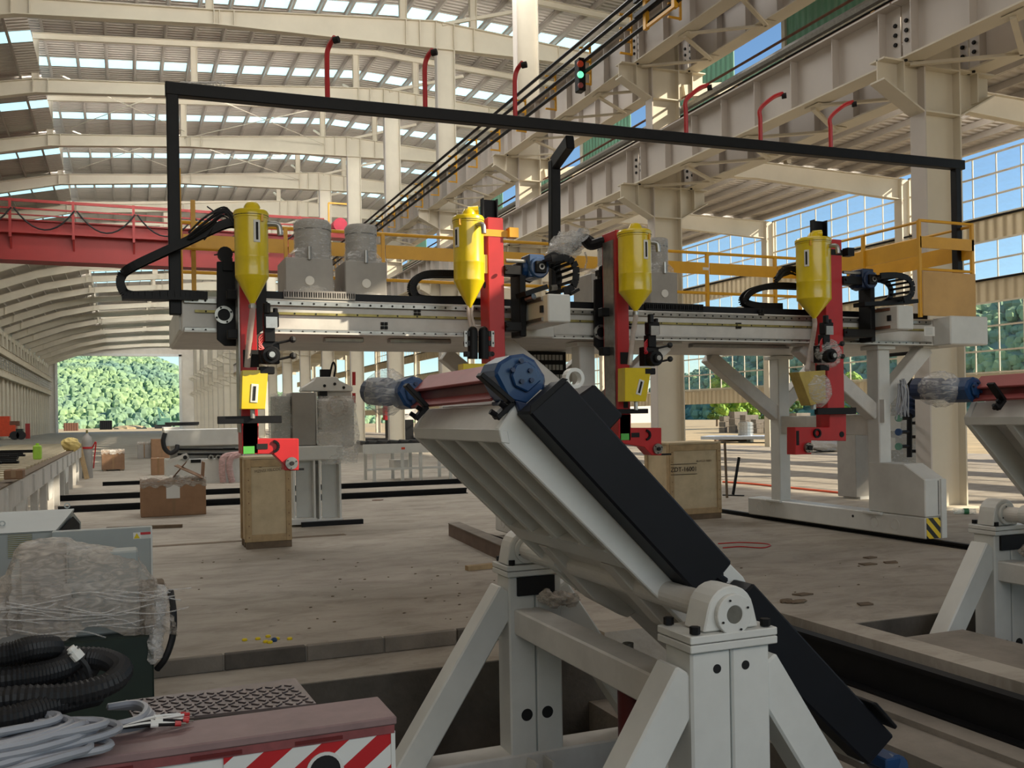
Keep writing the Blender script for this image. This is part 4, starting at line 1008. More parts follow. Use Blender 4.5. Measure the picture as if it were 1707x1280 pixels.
# ================================================================ wrapped flux recovery units on the platform
def unit(name, label, box, cyl, y, d, m=unitg, seam=True):
    t = thing(name, label, 'flux recovery unit', (U((box[0]+box[2])/2, box[3], y).x, y, zt), 'flux units on the platform')
    a, c = U(box[0], box[1], y), U(box[2], box[3], y)
    MB().box(a.x, c.x, y, y+d, zt+.002, a.z).build('cabinet', m, t, bevel=.01)
    p = U((cyl[0]+cyl[2])/2, cyl[3], y+d/2); r = abs(U(cyl[2], cyl[3], y+d/2).x-U(cyl[0], cyl[3], y+d/2).x)/2; z1 = U(cyl[0], cyl[1], y+d/2).z
    k = MB().lathe((p.x, y+d/2, 0), [(r*.96, a.z-.02), (r, a.z+.02), (r, z1-.12), (r*1.05, z1-.11), (r*1.05, z1-.05), (r*.9, z1-.01), (r*.5, z1)], 28).build('drum', m, t, smooth=True)
    MB().ring((p.x, y+d/2, z1-.125), (p.x, y+d/2, z1-.11), r*1.03, r*.99, 28).build('drum_seam', dark, k)
    q = Vector(((a.x+c.x)/2, y, (zt+a.z)/2+.03)); MB().cyl((q.x, y-.02, q.z), (q.x, y, q.z), .05, n=16).build('dial', paper, t)
    MB().cyl((q.x-.0, y-.02, a.z-.02), (q.x, y-.02, a.z+.12), .022, n=10).build('suction_pipe', galv, t)
    # film hanging from drum to cabinet
    w = MB(); n = 24; rows = []
    for j in range(7):
        f = j/6; row = []
        for i in range(n+1):
            an = 2*math.pi*i/n; cx_, sx_ = math.cos(an), math.sin(an)
            rr = r*1.06; bx, by = max(-1, min(1, cx_*1.5))*((c.x-a.x)/2+.015), max(-1, min(1, sx_*1.5))*(d/2+.015)
            g = max(0, (f-.66)/.34); j2 = 1+rnd.uniform(-.02, .02)
            row.append(((p.x+rr*cx_)*(1-g)+(q.x+bx)*g*j2+q.x*g*(1-j2), (y+d/2+rr*sx_)*(1-g)+(y+d/2+by)*g, z1-.02-(z1-.02-a.z+.02)*f if f < 1 else zt+.05))
        rows.append(row)
    w.grid(rows); w.build('film_wrap', wrapm, t, smooth=True)
    return t
unit('flux_unit', 'left film-wrapped grey flux recovery unit behind the sunlit welding head', (475, 428, 556, 492), (492, 366, 551, 428), 10.3, .55)
unit('flux_unit', 'film-wrapped grey flux recovery unit right beside the left unit, with sun on its cabinet', (575, 434, 645, 492), (577, 374, 627, 434), 10.35, .55)
unit('flux_unit', 'film-wrapped flux unit half hidden behind the dark red column with the middle hopper', (985, 455, 1034, 500), (1000, 400, 1040, 455), 10.4, .5)
unit('flux_unit', 'slim film-wrapped flux unit right of the third yellow hopper', (1084, 452, 1130, 505), (1083, 396, 1111, 452), 10.4, .45)
# ================================================================ THE TILTING TABLES
AX, AZ = 2.30, .825                # tilting axis (runs along the hall)
yn, yf = 3.75, 5.05                # near and far side of the table
def tilter(label, front=True):
    t = thing('tilting_table', label, 'tilting table', (AX, 4.4, -.72))
    def pr(name, px, ya, yb, m, parent=None, bevel=.006, pl=None):
        P = [U(a, b, yn if pl is None else pl) for a, b in px]
        P = [Vector((p.x, ya, p.z)) for p in P]
        return MB().prism(P, (0, yb-ya, 0)).build(name, m, parent or t, bevel=bevel)
    side = [(831, 716), (858, 672), (884, 684), (905, 640), (950, 640), (1215, 945), (1262, 985), (1240, 1068), (1180, 1046), (836, 738)]
    pr('side_plate', [(831, 716), (858, 672), (884, 684), (930, 652), (1240, 962), (1264, 1010), (1222, 1078), (1178, 1068), (1142, 1042), (836, 738)], yn, yn+.05, white)
    pr('side_plate', [(831, 716), (858, 672), (884, 684), (930, 652), (1240, 962), (1264, 1010), (1222, 1078), (1178, 1068), (1142, 1042), (836, 738)], yf-.05, yf, white)
    pr('end_plate', [(832, 717), (858, 673), (868, 681), (843, 724)], yn+.05, yf-.05, white2)
    pr('end_lip', [(831, 715), (836, 738), (850, 740), (846, 718)], yn-.004, yf+.004, white, bevel=.004)
    pr('top_plate', [(884, 672), (908, 645), (1240, 962), (1228, 975)], yn+.05, yf-.05, white2)
    pr('under_panel', [(899, 716), (906, 709), (1205, 1003), (1199, 1010)], yn+.05, yf-.05, white2, bevel=0)
    for i in range(1, 4):
        y = yn+(yf-yn)*i/4; pr('rib', [(838, 738), (902, 714), (1096, 900), (1040, 941)], y-.06, y+.0, white)
    pr('cross_beam', [(1022, 922), (1044, 910), (1072, 938), (1049, 951)], yn+.05, yf-.05, white)
    b = MB()
    for i in range(4):
        ya = yn+.07+i*(yf-yn-.1)/4; P = [U(a, c, yn) for a, c in ((1020, 921), (1038, 914))]
        b.prism([Vector((P[0].x-.008, ya, P[0].z)), Vector((P[1].x-.008, ya, P[1].z+.01)), Vector((P[1].x+.008, ya, P[1].z)), Vector((P[0].x+.008, ya, P[0].z-.012))], (0, .2, 0))
    tag(b.build('weld_caps', white, t), kind='stuff')
    for y in (3.98, 4.72): pr('tilt_arm', [(1058, 955), (1075, 950), (1235, 1080), (1215, 1095), (1150, 1060)], y, y+.12, white2)
    pr('back_panel', [(1070, 950), (1078, 944), (1250, 1085), (1243, 1092)], yn+.05, yf-.05, white2, bevel=0)
    q = U(1225, 1025, 3.4)
    MB().cyl((AX, 3.30, AZ), (AX, 5.60, AZ), .06, n=20).build('pivot_shaft', white2, t)
    MB().ring((U(925, 928, 5.0).x, 4.85, U(925, 928, 5.0).z), (U(925, 928, 5.0).x, 5.25, U(925, 928, 5.0).z), .075, .05, 22).build('pipe_stub', white, t)
    MB().cyl((U(925, 928, 5.0).x, 5.2, U(925, 928, 5.0).z), (U(925, 928, 5.0).x, 5.24, U(925, 928, 5.0).z), .05, n=16).build('pipe_bore', dark, t)
    # blue-black belt covers along the near side
    pr('belt_cover', [(882, 688), (945, 632), (1222, 938), (1206, 958), (1218, 966), (1209, 977), (1196, 967), (1168, 997)], yn-.16, yn-.005, navy, bevel=.01, pl=yn-.16)
    pr('belt_cover', [(1231, 975), (1243, 986), (1257, 972), (1492, 1228), (1450, 1277), (1232, 1062)], yn-.16, yn-.005, navy, bevel=.01, pl=yn-.16)
    pr('cover_edge', [(884, 676), (936, 630), (946, 632), (884, 690)], yn-.168, yn-.16, black, bevel=0, pl=yn-.16)
    pr('rear_cover', [(958, 664), (992, 640), (1040, 692), (1016, 718)], yf-.1, yf+.1, navy, bevel=.012, pl=yf-.1)
    pr('lower_body', [(1262, 1010), (1480, 1232), (1440, 1275), (1235, 1075)], yn+.0, yf-.0, white2)
    b = pr('cover_tab', [(1447, 1170), (1455, 1168), (1490, 1208), (1486, 1214)], yn-.19, yn-.05, black, pl=yn-.16)
    e = U(955, 637, 4.5); MB().ring((e.x, 4.47, e.z+.02), (e.x, 4.52, e.z+.02), .055, .036, 18).build('lifting_eye', white, t)
    # gear motors at both ends of the red roller beam
    def gear(poly, cover, bolts, ya, yb, pl, nm='gear_motor'):
        g = pr(nm, poly, ya, yb, blue, bevel=.014, pl=pl)
        pr('gear_cover', cover, ya-.02, ya+.003, blue, g, .006, pl)
        bb = MB()
        for a, c in bolts: p = U(a, c, pl); bb.cyl((p.x, ya-.034, p.z), (p.x, ya-.018, p.z), .011, n=6)
        tag(bb.build('cover_bolts', dblue, g), kind='stuff')
        return g
    g1 = gear([(824, 622), (832, 604), (852, 592), (874, 589), (893, 600), (912, 630), (908, 650), (880, 676), (848, 668)], [(850, 626), (858, 607), (876, 602), (890, 612), (900, 634), (878, 654), (856, 644)],
              [(865, 602), (880, 618), (882, 634), (851, 617), (866, 636)], 3.80, 4.0, 3.8)
    pr('motor_flange', [(848, 668), (880, 676), (914, 640), (922, 646), (884, 692), (856, 690)], 3.72, 4.02, dblue, g1, .006, 3.8)
    pr('gear_foot', [(876, 690), (922, 648), (938, 662), (892, 706)], 3.78, 4.0, white, g1, .006, 3.8)
    g2 = gear([(655, 652), (664, 636), (682, 628), (698, 632), (706, 650), (698, 672), (684, 684), (668, 676)], [(668, 650), (676, 640), (690, 640), (694, 660), (684, 672), (672, 666)],
              [(672, 648), (684, 641), (690, 660), (680, 670)], 4.92, 5.16, 5.0)
    c = U(664, 652, 5.0); MB().cyl((c.x-.02, 5.14, c.z), (c.x-.06, 5.34, c.z+.01), .08, n=16).build('motor_body', dblue, g2)
    w = MB().ball((c.x-.03, 5.15, c.z+.0), .12, .17, .13, 16, 10, .14, rnd); w.build('film_wrap', wrapm, g2, smooth=True)
    # red roller beam: an I-section along the hall
    a, b_ = U(826, 629, 3.98), U(690, 648, 4.95); nf = Vector((-.6, 0, .8)); tf = Vector((.8, 0, .6))
    bm = MB().bar(a+tf*.045, b_+tf*.045, .14, .016, nf).build('roller_beam', dred, t, bevel=.003)
    MB().bar(a+Vector((.02, 0, -.03)), b_+Vector((.02, 0, -.03)), .012, .085, (0, 0, 1)).build('beam_web', dkred, bm)  # web in darker red, the recess shade put into its colour
    MB().bar(a+Vector((.01, 0, -.075)), b_+Vector((.01, 0, -.075)), .09, .014, nf).build('beam_flange', dred, bm)
    for y, A_, B_, C_ in ((3.76, (799, 624), (853, 671), (826, 697)), (4.7, (676, 641), (711, 678), (692, 698))):
        p, q, r = [U(i, j, y) for i, j in (A_, B_, C_)]
        k = MB().bar(p, q, .06, .022, (-.6, 0, -.8)).bar(q, r, .06, .022, (-.8, 0, .6)); k = k.build('support_bracket', black, t, bevel=.003)
        s = MB()
        for f in (.3, .85): c = q.lerp(r, f); s.cyl(c+Vector((-.035, 0, .02)), c+Vector((.01, 0, -.01)), .013, n=6)
        s.build('bracket_bolts', black, k)
    p, q = U(745, 655, 4.95), U(762, 672, 4.95); MB().bar(p, q, .03, .02).build('support_bracket', black, t)
    # ---- stands
    def stand(y0, px0, px1, pyt, scale, hole_z, plates):
        x0, x1 = U(px0, pyt, y0).x, U(px1, pyt, y0).x; zt_ = U(px0, pyt, y0).z; xm = (x0+x1)/2; d = .2
        s = MB().box(x0, xm-.002, y0, y0+d, -.5, zt_).build('stand_post', white, t, bevel=.01)
        MB().box(xm+.002, x1, y0, y0+d, -.5, zt_).build('stand_post', white, t, bevel=.01)
        MB().box(xm-.002, xm+.002, y0+.004, y0+d, -.5, zt_-.02).build('weld_seam', cab, t)
        for dx in (-.07, .07): MB().cyl((xm+dx, y0-.002, hole_z), (xm+dx, y0+.004, hole_z), .038 if scale < 1.2 else .019, n=18).build('post_hole', dark, s)
        for k in range(2): MB().box(x0-.02, x1+.02, y0-.03, y0+d+.03, zt_+.002+.036*k, zt_+.034+.036*k).build('bearing_plate', white, t, bevel=.004)
        zz = zt_+.074; b = MB()
        for sx in (x0+.02, x1-.02):
            for sy in (y0, y0+d): b.cyl((sx, sy, zz), (sx, sy, zz+.03), .022, n=6)
        b.build('plate_bolts', black, t)
        # arched bearing housing
        P = [(AX-.135, zz)]+[(AX-.115*math.cos(R(a)), AZ+.0+.115*math.sin(R(a))) for a in range(10, 171, 16)]+[(AX+.135, zz)]
        h = MB().prism([(a, y0+.0, c) for a, c in P], (0, .15, 0)).build('bearing_housing', white, t, bevel=.006)
        MB().ring((AX, y0-.026, AZ), (AX, y0, AZ), .084, .037, 28).build('bearing_cap', white, h, bevel=.003)
        MB().cyl((AX, y0-.024, AZ), (AX, y0+.0, AZ), .037, n=28).build('shaft_face', steel, h)
        b = MB(); bolt_ring(b, (AX, y0-.03, AZ), .066, 4, .005, 'y', .004); b.build('cap_screws', dark, h)
        for sx, xo in ((-1, x0), (1, x1)):
            MB().bar((xo+sx*-.02, y0+d/2, zt_-.1), (xo+sx*.72, y0+d/2, -.56), .17, .16, (0, 1, 0)).build('strut', white, t, bevel=.01)
        MB().box(x0-.95, x1+.95, y0-.01, y0+d+.01, -.66, -.44).build('base_beam', white2, t, bevel=.012)
        for xx in (xm-.02,):
            f = MB().prism([(xx-.09, y0-.02, -.64), (xx-.06, y0-.02, -.46), (xx-.045, y0-.02, -.46), (xx-.045, y0-.02, -.64)], (0, -.14, 0)); f.prism([(xx+.09, y0-.02, -.64), (xx+.06, y0-.02, -.46), (xx+.045, y0-.02, -.46), (xx+.045, y0-.02, -.64)], (0, -.14, 0)); f.box(xx-.11, xx+.11, y0-.18, y0-.01, -.67, -.645)
            f.build('anchor_foot', white2, t)
        return xm, zt_
    xf, zf = stand(3.27, 1152, 1283, 1088, 1.5, U(1207, 1113, 3.27).z, 2)
    xr_, zr_ = stand(5.42, 848, 935, 962, 1.0, U(881, 1191, 5.42).z, 2)
    a, c = U(862, 963, 5.41), U(924, 988, 5.41); MB().box(a.x, c.x, 5.40, 5.42, c.z, a.z).build('post_opening', dark, t)
    MB().box(AX-.09, AX+.09, 3.45, 5.45, .30, .46).build('tie_beam', white2, t, bevel=.01)
    for xx in (AX-.75, AX+.75): MB().box(xx-.1, xx+.1, 3.4, 5.5, -.68, -.46).build('base_beam', white2, t, bevel=.01)
    # hydraulic cylinder and valve block under the table
    c = U(1048, 1140, 4.5); h = MB().cyl((c.x, 4.5, -.45), (c.x, 4.5, .32), .062, n=18); h = h.build('lift_cylinder', dkred, t, smooth=True)
    MB().cyl((c.x, 4.5, .28), (c.x, 4.5, .42), .03, n=12).build('cylinder_rod', steel, h)
    k = MB().ring((c.x, 4.5, .18), (c.x, 4.5, .3), .07, .055, 18); k.cbox((c.x-.07, 4.44, .27), .07, .05, .05); k.build('cylinder_collar', black, h)
    k = MB().cbox((c.x-.02, 4.42, -.42), .2, .16, .22); k.cbox((c.x-.05, 4.38, -.3), .16, .1, .06); k.cbox((c.x-.13, 4.36, -.5), .07, .07, .08); k.build('valve_block', black, t, bevel=.008)
    k = MB().cyl((c.x-.22, 4.34, -.42), (c.x-.1, 4.38, -.42), .035, n=14); k.build('valve_coil', steel, t); MB().cyl((c.x-.26, 4.33, -.42), (c.x-.22, 4.34, -.42), .036, n=14).build('coil_cap', black, t)
    for off in (0, .03): MB().tube(bez([(c.x-.06, 4.42+off, .26), (c.x+.02, 4.38, .12), (c.x+.18, 4.3+off, -.02), (c.x+.22, 4.2, -.3), (c.x+.05, 4.25, -.5), (c.x-.1, 4.3, -.62)], 6), .018, 8).build('hydraulic_hose', rubber, t, smooth=True)
    w = MB()
    for i in range(5): q = U(912+i*10, 1000+rnd.uniform(-6, 8), 5.3); w.ball(q, .06, .06, .045, 10, 6, .5, rnd)
    w.build('film_scrap', wrapD, t)
    m = U(1486, 1262, 3.8); g = MB().cyl((m.x-.03, 3.72, m.z-.02), (m.x+.02, 3.95, m.z-.05), .06, n=14); g.cbox((m.x-.06, 3.8, m.z), .1, .16, .06); g.build('gear_motor', blue, t, bevel=.008)
    return t
tl1 = tilter('large white tilting table in the foreground with a blue motor and long blue-black side covers')
dX = U(1597, 698, yf).x-U(672, 712, yf).x
tl2 = dup(tl1, (dX, .0, 0), 'second white tilting table cut off by the right edge of the photograph')
# ================================================================ LEFT FOREGROUND
# ---- machine bed with the red and white warning board
y0 = 2.62
pR = U(657, 1199, y0); zT = pR.z
bd = thing('machine_bed', 'white machine bed with red diagonal stripes in the bottom left corner', 'machine bed', (-.6, y0+.2, 0))
xL = -2.4
MB().box(xL, pR.x, y0, y0+.21, .05, zT-.012).build('bed_frame', white, bd, bevel=.006)
MB().box(xL, pR.x+.005, y0-.012, y0+.20, zT-.012, zT+.012).build('top_lip', mat('dusty_maroon_lip', (128, 104, 102), .6, var=.14, scale=5), bd, bevel=.004)
MB().box(xL, pR.x-.002, y0-.01, y0, zT-.035, zT-.012).build('lip_strip', mat('worn_red_lip', (120, 62, 62), .6, var=.2, scale=9), bd)
for i in range(8): MB().box(pR.x-.28-i*.27, pR.x-.15-i*.27, y0-.013, y0-.009, zT-.030, zT-.020).build('lip_slot', dkred, bd)
x_s = U(372, 1240, y0).x
hz2 = stripes('red_white_stripes', (206, 206, 202), (172, 26, 32), 10.7, (0, R(-53), 0), .5)
MB().box(x_s, pR.x-.001, y0-.006, y0, .3, zT-.036).build('warning_board', hz2, bd)
MB().box(pR.x-.012, pR.x, y0-.009, y0, .3, zT-.03).build('board_edge', white, bd)
q = U(541, 1283, y0); MB().cyl((q.x, y0-.008, q.z), (q.x, y0-.004, q.z), .045, n=24).build('board_hole', dark, bd); MB().ring((q.x, y0-.01, q.z), (q.x, y0-.006, q.z), .052, .043, 24).build('hole_rim', white, bd)
# chequer plate behind the lip
G0 = [G(px, py, zT) for px, py in ((228, 1203), (527, 1172), (492, 1130), (205, 1168))]
cp = thing('chequer_plate', 'dark steel chequer plate lying behind the striped machine bed', 'floor plate', (G0[0].x+.2, G0[0].y, zT))
plm = mat('chequer_plate_steel', (104, 94, 92), .4, metal=.6, var=.15, scale=6)
MB().prism([p-Vector((0, 0, .008)) for p in G0], (0, 0, .008)).build('plate', plm, cp)
b = MB(); e1 = (G0[1]-G0[0]); e2 = (G0[3]-G0[0]); n1, n2 = 17, 7
for i in range(n1):
    for j in range(n2):
        c = G0[0]+e1*((i+.5)/n1)+e2*((j+.5)/n2); d = (e1.normalized()*(1)+e2.normalized()*(1 if (i+j) % 2 else -1)).normalized()*.0125
        b.bar(c-d+Vector((0, 0, .001)), c+d+Vector((0, 0, .001)), .006, .006)
tag(b.build('tread_lugs', plm, cp), kind='stuff')
# ---- cables heaped on the bed
zc = zT+.012
cb = thing('grey_cable_coil', 'loose coil of pale grey cables with red-tipped wire ends on the machine bed', 'cable coil', (-.35, 2.62, zc))
def coil_path(cx, cy, z, rx, ry, a0, a1, n, jit, dz=0):
    return [Vector((cx+rx*math.cos(R(a0+(a1-a0)*i/n))+rnd.uniform(-jit, jit), cy+ry*math.sin(R(a0+(a1-a0)*i/n))+rnd.uniform(-jit, jit), z+dz*i/n+rnd.uniform(0, jit))) for i in range(n+1)]
for i in range(22):
    ry = .11+rnd.uniform(0, .1); rx = .52+rnd.uniform(-.1, .07)
    p = coil_path(-.62+rnd.uniform(-.03, .03), 2.60+rnd.uniform(-.03, .05), zc+.012+.0042*i, rx, ry*.8, -170, 120+rnd.uniform(0, 60), 14, .012)
    p = [v if v.z > zc+.012 else Vector((v.x, v.y, zc+.012)) for v in p]
    MB().tube(bez(p, 3), .0098, 6).build('cable', greyc, cb, smooth=True)
e = G(200, 1213, zc+.03)
for i in range(7):
    tip = G(293+rnd.uniform(-3, 18), 1197+rnd.uniform(-8, 14), zc+.02); mid = e.lerp(tip, .55)+Vector((0, 0, rnd.uniform(0, .012)))
    w = MB().tube(bez([e, mid, tip], 5), .0045, 5).build('wire_end', black if i % 2 else paper, cb)
    d = (tip-mid).normalized(); MB().cyl(tip, tip+d*.016, .006, n=6).build('ferrule', red, w); MB().cyl(tip+d*.016, tip+d*.03, .002, n=5).build('ferrule_pin', steel, w)
    MB().cyl(mid, mid+d*.02, .0062, n=6).build('wire_marker', paper, w)
for i in range(3):
    p = [G(px, py, zc+.015+.01*i) for px, py in ((40, 1225-6*i), (150, 1222-5*i), (225, 1212-6*i), (256-6*i, 1197-8*i), (235-5*i, 1180-4*i), (180, 1178))]
    MB().tube(bez(p, 6), .010, 6).build('cable', greyc, cb, smooth=True)
cd = thing('black_conduit_coil', 'thick coil of black corrugated conduit on top of the grey cables, bottom left', 'conduit coil', (-.75, 2.75, zc+.12))
def conduit(pts, r=.032):
    P = bez(pts, 16); MB().tube(P, r, 12, rf=lambda i: r*(1 if (i//1) % 2 else .86)).build('conduit', rubber, cd, smooth=False)
def Q(px, py, y): return U(px, py, y)
conduit([Q(-60, 1180, 2.75), Q(20, 1163, 2.72), Q(110, 1158, 2.72), Q(180, 1140, 2.75), Q(202, 1115, 2.85), Q(170, 1098, 2.95), Q(110, 1096, 3.0)])
conduit([Q(-60, 1140, 2.8), Q(20, 1130, 2.78), Q(70, 1122, 2.8), Q(108, 1110, 2.85), Q(112, 1098, 2.92), Q(60, 1092, 3.0), Q(-40, 1098, 3.0)])
conduit([Q(-60, 1098, 2.8), Q(10, 1090, 2.8), Q(50, 1080, 2.82), Q(85, 1078, 2.9), Q(78, 1090, 3.0), Q(20, 1104, 3.05)])
conduit([Q(-60, 1205, 2.66), Q(20, 1195, 2.66), Q(75, 1178, 2.7), Q(120, 1166, 2.75), Q(160, 1158, 2.85)])
conduit([Q(-60, 1160, 2.9), Q(0, 1158, 2.9), Q(60, 1150, 2.92), Q(130, 1130, 2.95), Q(150, 1110, 3.0)])
conduit([Q(-60, 1185, 2.9), Q(10, 1183, 2.9), Q(90, 1160, 2.95), Q(120, 1140, 3.0), Q(60, 1112, 3.05)])
p = [Q(150, 1132, 2.8), Q(145, 1112, 2.8), Q(132, 1096, 2.8)]; k = MB().tube(bez(p, 5), .008, 6).build('plug_lead', rubber, cd)
a, c = Q(133, 1097, 2.8), Q(117, 1079, 2.8); k2 = MB().cyl(a, a.lerp(c, .55), .016, n=10); k2.cyl(a.lerp(c, .5), c, .011, n=10); k2.cyl(a.lerp(c, .72), a.lerp(c, .8), .015, n=10); k2.build('plug', paper, cd)
# ---- green machine under dusty film
yg = 5.95
gm = thing('wrapped_machine', 'dark green machine under a dusty plastic sheet on the left', 'machine', (-.9, yg+.4, -.11))
xg = U(257, 1140, yg).x; zg0, zg1 = -.11, U(250, 1058, yg).z
MB().box(-2.6, xg, yg, yg+.42, zg0, zg1).build('machine_base', greenm, gm, bevel=.01)
for (a, c, d, e2) in (((-.0), 0, 0, 0),):
    for (pa, pb, pc, pd, yy, m_) in ((32, 915, 110, 1062, yg+.14, unitg), (112, 925, 232, 1060, yg+.12, cab), (-80, 980, 60, 1062, yg+.1, unitg), (232, 975, 276, 1050, yg+.16, woodD)):
        p, q = U(pa, pb, yy), U(pc, pd, yy); MB().box(p.x, q.x, yy, yy+.2, zg1, p.z).build('machine_head', m_, gm, bevel=.01)
p, q = U(65, 960, yg+.05), U(115, 1000, yg+.05); MB().cyl((p.x+.08, yg+.06, q.z), (p.x+.08, yg+.16, q.z), .09, n=20).build('hand_wheel', unitg, gm)
top = [(-120, 1000), (-40, 985), (10, 960), (28, 908), (60, 902), (105, 899), (125, 908), (170, 913), (228, 926), (238, 945), (256, 968), (280, 980), (289, 1000), (291, 1030)]
rows = []; N = 46
for i in range(N+1):
    t = i/N*(len(top)-1); k = min(int(t), len(top)-2); f = t-k
    px = top[k][0]*(1-f)+top[k+1][0]*f; py = top[k][1]*(1-f)+top[k+1][1]*f; P = U(px, py, yg+.16); row = []
    lowz = U(0, 1068-12*math.sin(px*.05)+ (max(0, px-230)*.5), yg).z
    fold = .008*math.sin(i*1.9)+.006*math.sin(i*4.1)
    for j in range(17):
        v = j/16
        if v < .68: w_ = v/.68; z = lowz+(P.z-lowz)*w_; yy = yg-.03-.02*math.sin(w_*3)+.17*w_**3+fold*(1-w_*.5)*(1+.5*math.sin(j*1.3))
        else: w_ = (v-.68)/.32; z = P.z-.02*w_; yy = yg+.14+.32*w_
        row.append((P.x+rnd.uniform(-.008, .008), yy+rnd.uniform(-.012, .012), z+rnd.uniform(-.006, .006)))
    rows.append(row)
MB().grid(rows).build('plastic_sheet', wrapD, gm, smooth=True)
b = MB()
for i in range(26):
    a0 = rnd.uniform(10, 280); l0 = rnd.uniform(40, 120); yy = yg-.06
    z1 = rnd.uniform(985, 1070); b.tube(bez([U(a0-60, z1+rnd.uniform(-12, 12), yy), U(a0, z1, yy-.01), U(a0+l0*.6, z1-rnd.uniform(-14, 18), yy)], 4), .004, 4)
tag(b.build('film_strands', wrapm, gm), kind='stuff')
MB().tube(bez([U(284, 985, yg+.1), U(289, 1020, yg), U(288, 1060, yg), U(276, 1096, yg), U(262, 1115, yg+.04)], 6), .02, 8).build('hanging_cable', rubber, gm)
w = MB(); 
for i in range(6): w.ball(U(268-i*2, 995+i*18, yg+.0), .045, .05, .075, 9, 6, .4, rnd)
w.build('film_tail', wrapm, gm)
# ---- grey cabinets
yc = 7.7
xE = U(90, 884, yc).x
fe, rg, be = U(90, 884, yc), U(121, 851, 8.3), U(135, 869, 8.9)
c1_ = thing('control_cabinet', 'grey control cabinet with a sloping roof, louvred front and dark open end', 'cabinet', (xE-.8, yc+.3, 0))
P = [(fe.x, fe.y, .0), tuple(fe), tuple(rg), tuple(be), (be.x, be.y, 0)]
MB().prism(P, (-1.6, 0, 0)).build('cabinet_body', cab, c1_, bevel=.006)
o_ = [U(97, 884, 7.88), U(119, 861, 8.26), U(130, 873, 8.68), U(130, 892, 8.68), U(97, 892, 7.88)]
MB().prism([p+Vector((.008, -.004, 0)) for p in o_], (.006, 0, 0)).build('open_end', dark, c1_)
MB().prism([fe+Vector((.012, -.01, 0)), rg+Vector((.012, 0, .015)), rg+Vector((.012, 0, .0)), fe+Vector((.012, 0, -.015))], (-1.63, 0, 0)).build('roof_sheet', cab, c1_)
a, c = U(13, 892, yc), U(54, 928, yc); lv = MB().box(a.x, c.x, yc-.006, yc, c.z, a.z).build('louvre', brass, c1_)
b = MB(); n = 12
for i in range(n): z = c.z+(a.z-c.z)*(i+.5)/n; b.bar((a.x, yc-.012, z), (c.x, yc-.012, z), .004, (a.z-c.z)/n*.5)
tag(b.build('louvre_slats', cab, lv), kind='stuff')
for px, py in ((112, 847), (4, 877)): q = U(px, py, yc+.2); MB().ring((q.x, yc+.19, q.z+.02), (q.x, yc+.2, q.z+.02), .022, .013, 12).build('lifting_eye', galv, c1_)
a, c = U(86, 887, 7.55), U(255, 960, 7.55)
c2_ = thing('cabinet_door', 'light grey flat cabinet panel with a small warning label, next to the louvred cabinet', 'cabinet panel', ((a.x+c.x)/2, 7.55, 0))
MB().box(a.x, c.x, 7.55, 7.65, 0, a.z).build('door_panel', cab, c2_, bevel=.004); MB().box(c.x-.012, c.x, 7.542, 7.55, .0, a.z).build('panel_edge', white, c2_)
s0, s1 = U(222, 888, 7.54), U(252, 897, 7.54); lb = MB().box(s0.x, s1.x, 7.546, 7.549, s1.z, s0.z).build('warning_label', paper, c2_)
MB().box(s0.x+.05, s1.x, 7.544, 7.546, s0.z-.018, s0.z).build('label_header', red, lb); tri = [(s0.x+.004, 7.544, s1.z+.004), (s0.x+.046, 7.544, s1.z+.004), (s0.x+.025, 7.544, s0.z-.003)]
MB().prism(tri, (0, .002, 0)).build('warning_triangle', yellow, lb); b = MB()
for i in range(3): b.box(s0.x+.055, s1.x-.01, 7.5445, 7.546, s1.z+.006+.01*i, s1.z+.009+.01*i)
tag(b.build('label_print', cab, lb), kind='stuff')
# ---- roller bed on the left
xs = U(92, 770, 20).x
rb = thing('roller_bed', 'long white roller conveyor bed running away along the left side', 'conveyor', (xs-1.2, 24, 0))
zb1 = V(92, 768, xs).z
MB().box(xs-.06, xs, 11.0, 36, zb1-.30, zb1).build('side_frame', white2, rb); MB().box(xs-2.4, xs-2.34, 11.0, 36, zb1-.3, zb1).build('side_frame', white2, rb)
MB().box(xs-.14, xs+.01, 11.0, 36, zb1, zb1+.02).build('top_flange', woodD, rb)
sp = lg = ro = pn = None; k = 0
for i in range(15):
    y = 11.2+i*1.7
    if lg is None:
        lg = MB().box(xs-.12, xs-.02, y, y+.16, 0, zb1-.28).build('leg', white2, rb); y_l = y
        pn = MB().prism([(xs-.01, y+.2, zb1-.3), (xs-.01, y+1.6, zb1-.3), (xs-.01, y+1.25, .32), (xs-.01, y+.45, .32)], (-.04, 0, 0)).build('side_panel', white, rb)
        sp = MB().box(xs-.002, xs+.03, y+.7, y+.74, zb1-.28, zb1-.02).build('frame_rib', white2, rb)
        q2 = MB().box(xs-2.42, xs-2.3, y, y+.16, 0, zb1-.28).build('leg', white2, rb)
    else:
        for s_ in (lg, sp, q2): inst(s_, rb, (0, y-y_l, 0))
        if i % 3 == 1: inst(pn, rb, (0, y-y_l, 0))
for i in range(36):
    y = 11.2+i*.68
    if ro is None: ro = MB().cyl((xs-2.3, y, zb1-.02), (xs-.14, y, zb1-.02), .075, n=12).build('roller', mat('roller_steel', (150, 138, 112), .4, metal=.5, var=.2, scale=3), rb); y_r = y
    else: inst(ro, rb, (0, y-y_r, 0))
b = MB()
for i in range(14): y = 14+rnd.uniform(0, 12); b.bar((xs-2.2, y, zb1+.075), (xs-.4-rnd.uniform(0, .5), y+rnd.uniform(-.4, .4), zb1+.075), .09, .04)
b = b.build('steel_bars', black, label='dark flat steel bars lying loose across the roller bed', cat='steel bars', kind='stuff')
